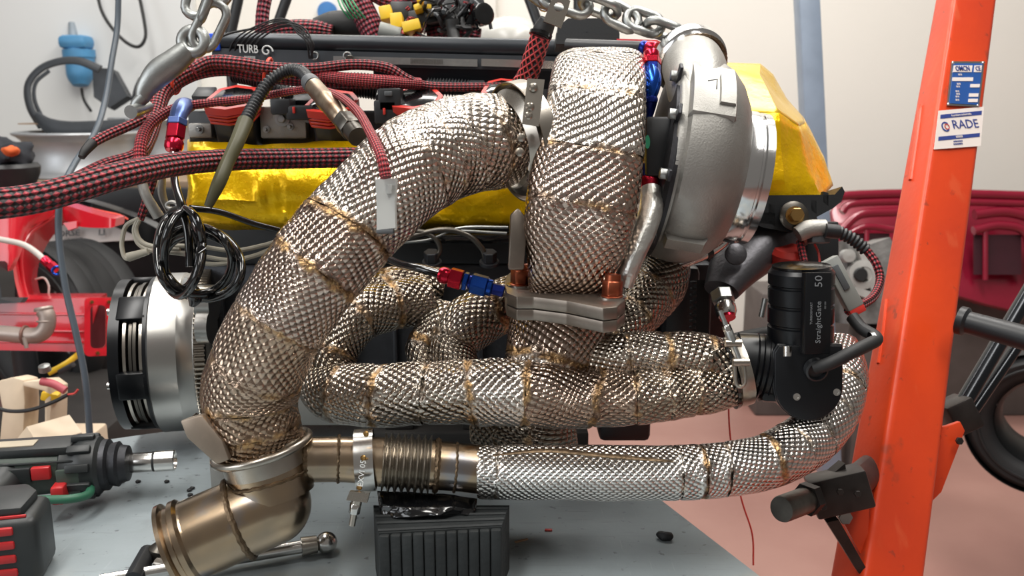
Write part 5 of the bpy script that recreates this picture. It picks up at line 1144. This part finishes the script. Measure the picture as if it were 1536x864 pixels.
# ------------------------------------------------------------------ background left
sh = thing('storage_rack', 'dark steel rack holding the wheel rims along the left wall', 'rack', (-2.1, 3.2, 0))
zs = P(120, 262, 3.15).z
mk('shelf', box((2.0, .75, .03), yaw((-1.75, 3.28, zs - .015)), .003), mat('shelf_board', '#8a7560', .7, 0, .2, 8), sh)
mk('front_beam', box((2.0, .03, .09), yaw((-1.75, 2.895, zs - .065)), .003), 'black_plastic', sh)
mk('back_sheet', box((1.95, .02, .30), yaw((-1.75, 3.1, zs - .25)), .003), 'black_plastic', sh)
for x in (-2.7, -.85):
    for y in (2.95, 3.6): mk('upright', box((.05, .05, zs - .03), yaw((x, y, (zs - .03) / 2)), .003), 'black_plastic', sh)
def rim(c, r_, h_, lab):
    t = thing('wheel_rim', lab, 'wheel', c, 'silver wheel rims on the rack'); M = axf(c, (0, 0, 1))
    mk('barrel', lathe([(r_ * .97, 0), (r_, .004), (r_, .012), (r_ * .95, .02), (r_ * .93, h_ * .14), (r_ * .90, h_ * .2), (r_ * .87, h_ * .5), (r_ * .86, h_ * .78), (r_ * .9, h_ * .86), (r_ * .96, h_ * .93), (r_, h_ * .96), (r_, h_), (r_ * .95, h_), (r_ * .9, h_ * .9), (r_ * .8, h_ * .5), (r_ * .8, .01)], M, 64, False), mat('rim_silver', '#b4b7ba', .42, .6, .1, 10), t)
    mk('lip', loop_tube([c + V((r_ * cos(a), r_ * sin(a), h_)) for a in np.linspace(0, 2 * pi, 64, endpoint=False)], .006, 8), 'rim_silver', t)
    for i in range(5):
        a = 2 * pi * i / 5 + .3; d_ = V((cos(a), sin(a), 0)); mk('spoke', tube([c + V((0, 0, .05)) + d_ * .03, c + V((0, 0, .04)) + d_ * r_ * .86], [.03, .02], 10, 1, smooth=False), 'rim_silver', t)
    return t
c_ = P(124, 262, 3.14); c_.z = zs; rim(c_, S(88, 3.1), S(63, 3.1), 'silver wheel rim lying flat on the rack, topped by black strapping')
c_ = P(250, 240, 3.46); c_.z = zs; rim(c_, S(78, 3.3), S(76, 3.3), 'silver wheel rim lying behind the braided hose stub')
mk('cardboard_sheet', prism([(-.10, -.06), (.14, -.07), (.12, .08), (-.09, .07)], .004, frame(P(82, 186, 3.2), RT, V((0, 1, 0)), V((0, 0, 1)))), mat('cardboard', '#9a7f66', .8), None, 'torn brown cardboard sheet lying on the left rim', 'cardboard')
t = thing('black_strapping', 'loop of black rubber strapping standing on the silver rim', 'strap', P(110, 195, 3.15))
sm_ = mat('strap_rubber', '#33373c', .5, 0, .15)
mk('loop', tube([P(x, y, 3.15) for x, y in [(62, 190), (45, 160), (42, 128), (60, 104), (90, 92), (120, 92), (150, 104)]], [S(7, 3.15)] * 7, 10, 8, ell=[(1, .5)] * 7), sm_, t)
mk('loop', tube([P(x, y, 3.1) for x, y in [(66, 182), (52, 150), (54, 124), (74, 106)]], [S(4, 3.1)] * 4, 10, 8, ell=[(1, .5)] * 4), sm_, t)
mk('flat_strap', tube([P(x, y, 3.08) for x, y in [(54, 172), (75, 190), (105, 198), (150, 196), (190, 186)]], [S(a, 3.1) for a in (6, 13, 16, 15, 8)], 12, 8, ell=[(1, .5)] * 5), sm_, t)
t = thing('belt_section', 'ribbed black belt section leaning against the wall between rim and pump', 'belt', P(170, 165, 3.3))
mk('slab', quad([P(148, 106, 3.3), P(178, 108, 3.3), P(200, 148, 3.3), P(172, 166, 3.3), P(150, 150, 3.3)], .05), sm_, t)
for i in range(8): mk('rib', tube([P(150 + i * 3.2, 112 + i * 5.6, 3.28), P(176 + i * 3.2, 110 + i * 5.2, 3.28)], S(1.5, 3.28), 6, 1, smooth=False), sm_, t)
mk('strap_tail', tube([P(x, y, 3.2) for x, y in [(200, 160), (206, 135), (212, 118)]], [S(8, 3.2), S(9, 3.2), S(7, 3.2)], 10, 6, ell=[(1, .5)] * 3), sm_, t)
t = thing('blue_pump', 'faded blue pump unit on a dark bracket fixed to the wall', 'pump', P(118, 132, 3.68))
bm_ = mat('pump_blue', '#4f8fbc', .5, 0, .15, 10)
mk('head', box((S(42, 3.6), .14, S(20, 3.6)), yaw(P(118, 64, 3.6)), .02), bm_, t)
mk('body', tube([P(120, 76, 3.6), P(120, 100, 3.6), P(120, 116, 3.6), P(121, 128, 3.6)], [S(21, 3.6), S(20, 3.6), S(18, 3.6), S(11, 3.6)], 20, 5), bm_, t)
mk('flange', lathe([(S(23, 3.6), 0), (S(23, 3.6), .03)], axf(P(119, 86, 3.6), (0, 0, 1)), 28), bm_, t)
mk('cap', tube([P(110, 56, 3.6), P(108, 34, 3.6)], [S(7, 3.6), S(5, 3.6)], 14, 1, smooth=False), mat('pump_cap', '#8f9aa3', .5), t)
mk('bracket', quad([P(126, 40, 3.68), P(144, 38, 3.68), P(150, 120, 3.68), P(132, 124, 3.68)], .03), mat('old_bracket', '#5b564f', .6, .2, .3), t)
mk('drain_wire', tube([P(122, 132, 3.6), P(126, 150, 3.6), P(136, 166, 3.5)], .006, 8, 5), 'black_rubber', t)
mk('hanging_cable', tube([P(x, y, 3.5) for x, y in [(144, -20), (152, 15), (168, 42), (190, 64), (208, 70), (218, 56), (216, 30), (206, -20)]], S(2.6, 3.5), 8, 8), 'black_rubber', None, 'black cable hanging in a narrow loop from above on the left wall', 'cable')
mk('hanging_cable', tube([P(x, y, dd) for x, y, dd in [(178, -20, 1.7), (176, 40, 1.7), (168, 90, 1.68), (158, 150, 1.65), (142, 200, 1.6), (112, 245, 1.55), (92, 290, 1.5), (88, 350, 1.5), (98, 430, 1.5), (114, 500, 1.5), (128, 570, 1.5), (135, 660, 1.5), (137, 720, 1.5)]], S(4.6, 1.6), 12, 8), mat('cable_grey', '#4a535c', .4, 0, .08), None, 'long grey-black cable hanging down the left side in front of the tyre', 'cable')
t = thing('black_stool', 'black round stool seat with dark cloth and orange rag at left edge', 'stool', V((P(0, 260, 2.4).x, P(0, 260, 2.4).y, 0)))
c_ = P(4, 256, 2.4)
mk('seat', lathe([(0, -.05), (S(40, 2.4), -.05), (S(50, 2.4), -.01), (S(52, 2.4), .01), (S(48, 2.4), .02), (0, .02)], axf(c_, (0, 0, 1)), 40), 'black_plastic', t)
mk('column', lathe([(.035, -c_.z), (.03, -.05)], axf(c_, (0, 0, 1)), 16), 'black_plastic', t)
mk('foot_ring', lathe([(.2, -c_.z), (.2, -c_.z + .03), (.03, -c_.z + .06)], axf(c_, (0, 0, 1)), 24), 'black_plastic', t)
def lump(c, sx, sy, sz, amp, fq, n=20):
    v = []; f = []
    for i in range(n + 1):
        for j in range(2 * n):
            a, b = pi * i / n, pi * j / n; d_ = V((sin(a) * cos(b), sin(a) * sin(b), cos(a))); p = V((d_.x * sx, d_.y * sy, d_.z * sz))
            v.append(c + p * (1 + amp * noise.noise(p * fq + c * 3)))
    for i in range(n):
        for j in range(2 * n): f.append((i * 2 * n + j, i * 2 * n + (j + 1) % (2 * n), (i + 1) * 2 * n + (j + 1) % (2 * n), (i + 1) * 2 * n + j))
    return v, f
mk('dark_cloth', lump(P(2, 236, 2.38), .07, .07, .05, .5, 30), mat('cloth_dark', '#22252c', .85), None, 'crumpled dark cloth on the black stool', 'cloth')
mk('orange_rag', lump(P(16, 227, 2.30), .022, .016, .014, .4, 60), mat('cloth_orange', '#d8622c', .8), None, 'small orange rag on the dark cloth', 'rag')
# red car shell
ch_ = thing('car_shell', 'bare red car body shell with wheel arch and open chassis rail', 'car shell', P(60, 560, 2.1))
cm = mat('car_red', '#cf1f2e', .24, 0, .1, 6, coat=.6)
def strip(A_, B_, th, n=8):
    """curved sheet between two pixel curves (x,y,d)"""
    a = crom([tuple(P(*p)) for p in A_], n); b = crom([tuple(P(*p)) for p in B_], n); v = []; f = []
    for p, q_ in zip(a, b): v += [V(p), V(q_)]
    m = len(a)
    off = V((0, th, 0)); v2 = v + [p + off for p in v]; k = len(v)
    for i in range(m - 1):
        f += [(2 * i, 2 * i + 1, 2 * i + 3, 2 * i + 2), (k + 2 * i, k + 2 * i + 2, k + 2 * i + 3, k + 2 * i + 1), (2 * i, 2 * i + 2, k + 2 * i + 2, k + 2 * i), (2 * i + 1, k + 2 * i + 1, k + 2 * i + 3, 2 * i + 3)]
    f += [(0, k, k + 1, 1), (k - 2, k - 1, 2 * k - 1, 2 * k - 2)]
    return v2, f
mk('wheel_arch', strip([(96, 312, 2.15), (72, 328, 2.1), (40, 342, 2.05), (18, 380, 2.0), (22, 420, 2.0), (30, 450, 2.0)], [(100, 330, 2.2), (84, 344, 2.2), (66, 366, 2.2), (52, 398, 2.2), (50, 425, 2.2), (56, 450, 2.2)], .02), cm, ch_)
mk('arch_panel', strip([(-20, 318, 2.0), (20, 318, 2.0), (60, 312, 2.05), (96, 308, 2.1)], [(-20, 450, 1.98), (16, 400, 1.98), (40, 345, 2.03), (74, 328, 2.08)], .02), cm, ch_)
mk('arch_lip', tube([P(x, y, d_) for x, y, d_ in [(90, 318, 2.1), (66, 334, 2.08), (44, 352, 2.06), (32, 380, 2.04), (34, 420, 2.04), (42, 450, 2.04)]], S(3, 2.05), 8, 6), cm, ch_)
mk('upper_arm', strip([(92, 306, 2.15), (125, 316, 2.1), (160, 326, 2.05), (174, 328, 2.05)], [(96, 330, 2.15), (120, 340, 2.1), (160, 342, 2.05), (172, 340, 2.05)], .05), cm, ch_)
mk('arm_tab', quad([P(98, 335, 2.1), P(118, 332, 2.1), P(118, 342, 2.1), P(106, 346, 2.1)], .01), cm, ch_)
DR = 2.0; mk('chassis_rail', quad([P(-60, 452, DR), P(-60, 524, DR), P(128, 528, DR), P(150, 446, DR)], .14), cm, ch_)
mk('rail_top', quad([P(-60, 440, DR + .1), P(-60, 452, DR), P(150, 446, DR), P(160, 440, DR + .1)], .01), cm, ch_)
for y in (470, 495, 512): mk('rail_pressing', tube([P(-60, y, DR), P(128, y + 2, DR)], S(2.2, DR), 8, 1, smooth=False), cm, ch_)
M = frame(P(147, 490, DR - .02), (RT * .86 + FW * .5).normalized(), UP, (-FW * .86 + RT * .5).normalized()); k = DR / F
def rrect(w_, h_, r_, n=5):
    o = []
    for (sx, sy, a0) in [(1, 1, 0), (-1, 1, pi / 2), (-1, -1, pi), (1, -1, 3 * pi / 2)]:
        for t_ in np.linspace(0, pi / 2, n): o.append((float(sx * (w_ - r_) + r_ * cos(a0 + t_)), float(sy * (h_ - r_) + r_ * sin(a0 + t_))))
    return o
mk('rail_end_plate', ring_prism(rrect(19 * k, 43 * k, 7 * k), rrect(11 * k, 32 * k, 7 * k), .012, M), cm, ch_)
mk('rail_cavity', prism(rrect(12 * k, 33 * k, 8 * k), .002, M @ Matrix.Translation((0, 0, -.03))), mat('cavity_red', '#571019', .6), ch_)
for (x, y) in [(-10, 37), (13, 37), (14, -34), (-2, -38)]: mk('stud', tube([M @ V((x * k, y * k, .01)), M @ V((x * k, y * k, .035))], S(2.4, DR), 10, 1, smooth=False), 'brass', ch_)
t = thing('black_module', 'black angular control box bolted on the red chassis rail', 'box', P(10, 455, 1.95))
mk('case', prism([(-60, -62), (22, -62), (14, -4), (10, 0), (-60, 2)], .06, frame(P(5, 392, 2.0), RT / F * 1.95, UP / F * 1.95, -FW), 0), 'black_anodised', t)
mk('foot', quad([P(-20, 446, 1.93), P(-20, 456, 1.93), P(30, 454, 1.93), P(36, 446, 1.95)], .02), 'black_plastic', t)
t = thing('coolant_elbow', 'bead-blasted aluminium pipe elbow in front of the red chassis rail', 'pipe', P(60, 515, 1.9))
al = mat('blasted_alu', '#a89a92', .45, .6, .12, 14)
mk('pipe', tube([P(x, y, 1.9) for x, y in [(-50, 500, ), (0, 500), (38, 503), (58, 502), (69, 492), (71, 476), (66, 466)]], S(12, 1.9), 24, 8), al, t)
mk('bead', ringat(P(69, 482, 1.9), UP, S(12, 1.9), S(1.6, 1.9), al, t, 'bead').data and lathe([(S(13, 1.9), 0), (S(13.5, 1.9), .004), (S(12, 1.9), .008)], axf(P(66, 466, 1.9), UP - RT * .2), 24, False), al, t)
mk('strap', ringat(P(38, 503, 1.9), RT, S(13, 1.9), S(2.5, 1.9), mat('strap_brown', '#7a5a50', .5, .4), t, 'strap_ring').data and tube([P(36, 506, 1.87), P(40, 522, 1.87)], S(3, 1.9), 8, 1, smooth=False), al, t)
t = thing('braided_line', 'white braided line with red fitting and blue ring across the wheel arch', 'hose', P(80, 410, 1.95))
mk('line', tube([P(-30, 352, 1.92), P(0, 359, 1.92), P(35, 367, 1.92), P(58, 382, 1.92), P(68, 394, 1.92)], S(4.5, 1.92), 12, 8), mat('line_white', '#c9c2bb', .5), t)
fit(t, P(65, 388, 1.92), P(84, 406, 1.92), [(0, .5, S(7, 1.92), 'col', 'red_anodised'), (.5, 1, S(8, 1.92), 'hex', 'red_anodised')])
ringat(P(85, 406, 1.91), -FW + RT * .3, S(6, 1.9), S(2, 1.9), 'blue_anodised', t, 'blue_ring')
mk('sensor_lead', tube([P(53, 419, 2.1), P(66, 417, 2.1), P(73, 428, 2.1), P(73, 440, 2.1)], S(1.6, 2.1), 8, 6), MATS['line_white'], None, 'thin white lead with small plug inside the red wheel arch', 'wire')
tw = P(92, 484, 2.75); tyre('tyre', tw, V((-.42, -.9, .05)), S(122, 2.75), .22, 'large black tyre mounted behind the red chassis rail')
t = thing('sign_board', 'white board with partly hidden black lettering behind the red arch', 'sign', P(115, 366, 3.0))
mk('board', quad([P(60, 336, 3.0), P(60, 368, 3.0), P(200, 360, 3.0), P(200, 330, 3.0)], .012), 'sticker_white', t)
Mt2 = frame(P(108, 350, 2.98), (P(200, 345, 2.98) - P(100, 352, 2.98)).normalized(), UP, -FW)
pk = mat('print_black', '#26272b', .5, 0, 0)
mk('lettering', text_geo('HORSE', S(9.5, 2.98), Mt2 @ Matrix.Translation((-S(10, 2.98), 0, 0)), .001, 1.1, bold=.015), pk, t)
mk('lettering', text_geo('LI', S(9.5, 2.98), Mt2 @ Matrix.Translation((S(45, 2.98), -S(2, 2.98), 0)), .001, 1.1, bold=.015), pk, t)
mk('lettering', text_geo('& LEIGHTON', S(3.6, 2.98), Mt2 @ Matrix.Translation((0, -S(8, 2.98), 0)), .001, 1.2), pk, t)
mk('curved_panel', strip([(95, 296, 2.6), (140, 305, 2.6), (200, 325, 2.55), (240, 345, 2.5)], [(95, 312, 2.6), (140, 328, 2.6), (200, 352, 2.55), (240, 372, 2.5)], .05), 'black_gloss', None, 'glossy black curved panel edge behind the thick braided hose', 'panel')
mk('thin_cord', tube([P(x, y, 2.2) for x, y in [(112, 306), (150, 316), (178, 322), (192, 329)]], S(1.4, 2.2), 8, 5), tm, None, 'thin orange cord lying along the red upper arm', 'cord')
t = thing('cream_bracket', 'cream-painted cast bracket frame standing on the floor behind the power tool', 'bracket', P(60, 680, 1.55))
cb = mat('cream_cast', '#d2bfa6', .5, 0, .12, 12)
k = 1.55 / F
mk('upright', prism([(x * k, y * k) for x, y in [(-42, -60), (-6, -62), (-2, 10), (-4, 46), (-20, 50), (-44, 44), (-36, 0)]], .05, frame(P(62, 610, 1.6), RT, UP, -FW), .003), cb, t)
mk('side', prism([(x * k, y * k) for x, y in [(0, -52), (40, -34), (42, 36), (28, 46), (0, 44), (-2, 38), (32, 30), (32, -26), (4, -40)]], .06, frame(P(62, 610, 1.6), RT, UP, -FW), .002), cb, t)
mk('base_web', quad([P(15, 672, 1.5), P(40, 640, 1.5), P(104, 622, 1.55), P(104, 650, 1.55), P(60, 690, 1.5)], .05), cb, t)
p_ = P(60, 670, 1.55); mk('pedestal', box((.13, .1, p_.z), yaw((p_.x, p_.y + .07, p_.z / 2)), .006), cb, t)
mk('red_handle', tube([P(62, 572, 1.52), P(80, 576, 1.52), P(98, 586, 1.52)], S(6, 1.52), 12, 5), mat('pale_red', '#b8505a', .5), t)
mk('yellow_insert', box((S(24, 1.55), .02, S(14, 1.55)), yaw(P(76, 594, 1.55), .2, 0, .3), .003), ylw, t)
mk('bolt_head', lathe([(0, .012), (S(8, 1.52), .01), (S(9, 1.52), 0)], axf(P(68, 556, 1.52), UP - FW * .5), 16), 'zinc', t)
t = thing('yellow_strap', 'yellow and black ratchet strap under the red rail', 'strap', P(95, 560, 1.8))
mk('band', tube([P(72, 560, 1.95), P(100, 545, 1.97), P(124, 526, 2.02)], [S(5, 1.8)] * 3, 8, 4, ell=[(1, .4)] * 3), ylw, t)
mk('buckle', box((S(26, 1.8), .02, S(8, 1.8)), yaw(P(100, 552, 1.95), 0, 0, -.5), .002), 'black_plastic', t)
mk('dark_trolley', box((.36, .5, .42), yaw((P(95, 580, 2.3).x, P(95, 580, 2.3).y + .1, .21)), .03), mat('trolley_dark', '#2a2624', .7, 0, .3, 6), None, 'dark bulky trolley under the red chassis rail', 'trolley')
mk('black_wire', tube([P(x, y, 1.48) for x, y in [(-20, 605), (10, 616), (45, 615), (80, 603), (102, 592)]], S(3, 1.48), 8, 6), 'black_rubber', None, 'black wire crossing in front of the cream bracket', 'wire')
mk('red_wire', tube([P(102, 592, 1.48), P(112, 590, 1.48), P(117, 584, 1.48)], S(1.6, 1.48), 8, 4), 'red_plastic', None, 'short red wire end at the tip of the black wire', 'wire')
# ------------------------------------------------------------------ bench top items
zt = TABLE
dr = thing('impact_wrench', 'dark green cordless impact wrench with red trigger lying on the bench', 'power tool', PZ(60, 760, zt))
gm = mat('tool_green', '#46524a', .45, 0, .12, 12); gdk = mat('tool_dark', '#2c2f30', .42, 0, .15, 14); trd = mat('tool_red', '#c02b2e', .38)
zb = zt + .044
b0_, b1_ = PZ(-70, 712, zb), PZ(112, 700, zb); ta = (b1_ - b0_).normalized()
def tl(t_): return b0_ + ta * t_
LB = (b1_ - b0_).length
kk = .84
mk('motor_housing', tube([tl(0), tl(LB * .3), tl(LB * .7), tl(LB * .98)], [.034 * kk, .037 * kk, .036 * kk, .034 * kk], 28, 6, ell=[(1.0, .95)] * 4), gm, dr)
side = ta.cross(V((0, 0, 1))).normalized(); upv = side.cross(ta)
fr = -side if side.y > 0 else side   # towards the camera
g0 = tl(LB * .58 + .034)
Mt_ = frame(g0, ta, upv, fr) @ Matrix.Scale(kk, 4)
mk('top_shell', box((.13, .014, .05), Mt_ @ Matrix.Translation((-.035, .033, 0)), .005), gdk, dr)
mk('label_strip', box((.06, .002, .022), Mt_ @ Matrix.Translation((-.05, .0405, .004)), .0005), mat('label_tan', '#b9ad98', .6), dr)
mk('side_grip', box((.085, .022, .008), Mt_ @ Matrix.Translation((-.062, .006, .0345)), .003), gdk, dr)
mk('seam_line', box((.15, .002, .004), Mt_ @ Matrix.Translation((-.03, .021, .031)), .0008), gdk, dr)
for i in range(6): mk('vent_slot', box((.007, .016, .003), Mt_ @ Matrix.Translation((-.098 + i * .011, .006, .038)) @ Matrix.Rotation(.5, 4, 'Z'), .0006), gm, dr)
mk('direction_switch', box((.024, .018, .010), Mt_ @ Matrix.Translation((-.006, .009, .037)), .002), trd, dr)
mk('gear_collar', lathe([(.030 * kk, 0), (.037 * kk, .004), (.037 * kk, .018), (.040 * kk, .022), (.041 * kk, .030), (.041 * kk, .042), (.036 * kk, .046)], axf(tl(LB * .90), ta), 32), gdk, dr)
for a_ in range(10):
    an = a_ * 2 * pi / 10; mk('collar_lug', box((.010, .008, .026), axf(tl(LB * .90) + ta * .026 + (upv * cos(an) + fr * sin(an)) * .035, ta, upv * cos(an) + fr * sin(an)), .002), gdk, dr)
mk('collar_plate', box((.03, .036, .006), Mt_ @ Matrix.Translation((LB * .36 - .02, -.006, .038)), .002), gm, dr)
nb0 = tl(LB * .90) + ta * .046
mk('nose', lathe([(.036 * kk, 0), (.036 * kk, .006), (.030 * kk, .009), (.032 * kk, .017), (.027 * kk, .02), (.025 * kk, .028), (.013 * kk, .031)], axf(nb0, ta), 32), 'dark_cast', dr)
sk = nb0 + ta * .030
mk('grip', tube([tl(LB * .5) + fr * .01, tl(LB * .44) + fr * .045 - V((0, 0, .010)), tl(LB * .36) + fr * .095 - V((0, 0, .014))], [.023, .020, .022], 20, 6), gdk, dr)
mk('trigger_guard', tube([Mt_ @ V((.052, -.016, .028)), Mt_ @ V((.056, -.020, .052)), Mt_ @ V((.04, -.018, .068)), Mt_ @ V((.01, -.018, .066)), Mt_ @ V((-.03, -.018, .062))], .005, 12, 6), mat('tool_green_bright', '#2f6a50', .45), dr)
mk('trigger', box((.018, .026, .026), Mt_ @ Matrix.Translation((.018, -.018, .046)), .004), trd, dr)
bt = PZ(0, 812, zt + .036)
mb_ = Matrix.Translation(bt) @ Matrix.Rotation(atan2(ta.y, ta.x) + .06, 4, 'Z')
bat = mk('battery', box((.088, .062, .070), mb_, .010, 3), gdk, dr, label='black battery pack with red ribs')
mk('battery_top', prism([(-.035, -.02), (.030, -.022), (.034, .02), (.02, .04), (-.035, .04)], .014, mb_ @ Matrix.Translation((0, 0, .030)), .004), gdk, dr)
for i in range(5): mk('red_rib', box((.034, .006, .0085), mb_ @ Matrix.Translation((.006, -.0305, .024 - i * .0145)), .002), trd, bat)
mk('red_line', box((.06, .003, .003), mb_ @ Matrix.Translation((.004, -.024, .0355)), .001), trd, bat)
t = thing('socket', 'bright steel socket with dark groove fitted on the impact wrench nose', 'socket', sk - V((0, 0, .014)))
mk('sleeve', lathe([(.009, -.004), (.0118, 0), (.0118, .026), (.0110, .0265), (.0110, .028), (.0125, .0285), (.0125, .050), (.0110, .051), (.0095, .045), (0, .04)], axf(sk, ta), 32), 'steel_bright', t)
mk('groove_ring', lathe([(.0119, .0255), (.0121, .027), (.0119, .0285)], axf(sk, ta), 32), 'black_rubber', t)
# breaker bar
t = thing('breaker_bar', 'long bright steel breaker bar with ball-socket head lying under the pipes', 'wrench', PZ(350, 845, zt))
p0, p1 = PZ(150, 872, zt + .012), PZ(452, 820, zt + .012)
mk('bar', tube([p0, p1], .0068, 18, 1, smooth=False), 'steel_bright', t)
mk('neck', tube([p1, p1 + (p1 - p0).normalized() * .016], [.010, .009], 18, 1, smooth=False), 'steel', t)
mk('ball_head', lump(p1 + (p1 - p0).normalized() * .026, .0115, .0115, .0115, 0, 1, 14), 'steel_bright', t)
t = thing('ratchet', 'dark ratchet handle with steel head at the bottom edge by the flange', 'ratchet', PZ(225, 850, zt))
mk('handle', tube([PZ(200, 872, zt + .012), PZ(222, 828, zt + .014)], [.010, .0085], 16, 1, smooth=False), 'black_plastic', t)
mk('head', lathe([(.004, 0), (.012, .003), (.012, .014), (.006, .02)], axf(PZ(238, 842, zt + .006), (.2, .1, 1)), 20), 'steel_dark', t)
mk('shaft', tube([PZ(236, 846, zt + .012), PZ(300, 858, zt + .012)], .007, 12, 1, smooth=False), 'steel', t)
# support block and black bag
k0 = [PZ(545, 800, zt + .10), PZ(700, 752, zt + .10)]
t = thing('support_block', 'black grooved rubber block standing on the bench under the bellows', 'block', PZ(650, 850, zt))
bx_ = [PZ(566, 792, zt + .065), PZ(744, 778, zt + .065), PZ(762, 752, zt + .065), PZ(640, 742, zt + .065)]
bx_ = [PZ(568, 800, zt + .07), PZ(752, 790, zt + .07), PZ(764, 758, zt + .07), PZ(560, 758, zt + .07)]
def hullblock(top, z0, m):
    n = len(top); v = [V(p) for p in top] + [V((p.x, p.y, z0)) for p in top]
    f = [tuple(range(n)), tuple(range(2 * n - 1, n - 1, -1))] + [(i, i + n, (i + 1) % n + n, (i + 1) % n) for i in range(n)]
    return v, f
rb = mat('block_rubber', '#202425', .7, 0, .3, 18, .002, 60)
mk('body', hullblock(bx_, zt, rb), rb, t, smooth=False)
a, b = bx_[0], bx_[1]
for i in range(11):
    p = a + (b - a) * ((i + .5) / 11); mk('rib', box((.010, .008, .068), yaw((p.x, p.y - .001, zt + .035)), .002), rb, t)
for i in range(4):
    p = a + (bx_[3] - a) * ((i + .3) / 4); q_ = b + (bx_[2] - b) * ((i + .3) / 4); mk('top_rib', tube([p, q_], .0022, 6, 1, smooth=False), rb, t)
pk0, pk1 = PY(545, 600, 1.13), PY(884, 600, 1.13)
t = thing('shade_filler', 'added dark block standing for shade on the bench under the engine sump', 'filler', V(((pk0.x + pk1.x) / 2, 1.18, zt)))
pz = P(700, 638, 1.18).z
mk('filler', box((pk1.x - pk0.x, .10, .030), yaw(((pk0.x + pk1.x) / 2, 1.18, zt + .015)), .003), mat('filler_dark', '#1e1b18', .7, 0, .3, 14), t)  # added dark block, stands in for the shade under the engine
for i in range(3): mk('filler_wedge', box((.04, .08, .025), yaw((pk0.x + (pk1.x - pk0.x) * (.15 + .35 * i), 1.18, zt + .0425)), .003), 'filler_dark', t)
t = thing('black_bag', 'crumpled glossy black plastic sheet tucked between pipe and block', 'plastic sheet', P(640, 770, .88))
g_ = grid([[(566, 736, .90), (620, 738, .89), (680, 742, .89), (716, 748, .9)], [(568, 758, .875), (620, 760, .865), (680, 760, .865), (714, 764, .88)], [(572, 778, .87), (620, 776, .86), (660, 772, .86), (712, 772, .875)]], 8, .006, 45)
o = mk('sheet', g_, 'black_gloss', t, ang=60); o.modifiers.new('t', 'SOLIDIFY').thickness = .001
# debris on the bench
mk('rubber_scrap', lump(PZ(997, 804, zt + .004), .009, .006, .005, .5, 120, 8), 'black_rubber', None, 'black rubber scrap on the bench near its right edge', 'scrap')
mk('red_chip', box((.008, .003, .002), yaw(PZ(823, 795, zt + .001)), .0003), 'red_plastic', None, 'tiny red plastic chip on the bench', 'chip')
mk('tan_chip', box((.016, .003, .0015), yaw(PZ(782, 811, zt + .001), .5), .0003), 'cardboard', None, 'thin tan splinter on the bench beside the block', 'chip')
for i, (x, y) in enumerate([(207, 722), (183, 722), (285, 742), (288, 732), (320, 716), (234, 703), (284, 735), (250, 722)]):
    mk('dirt_crumb', lump(PZ(x, y, zt + .002), .003, .003, .0022, .5, 300, 6), 'black_rubber', None, 'tiny black crumb of dirt on the bright bench top left of the Y-pipe', 'crumb', 'dirt crumbs on the bench')
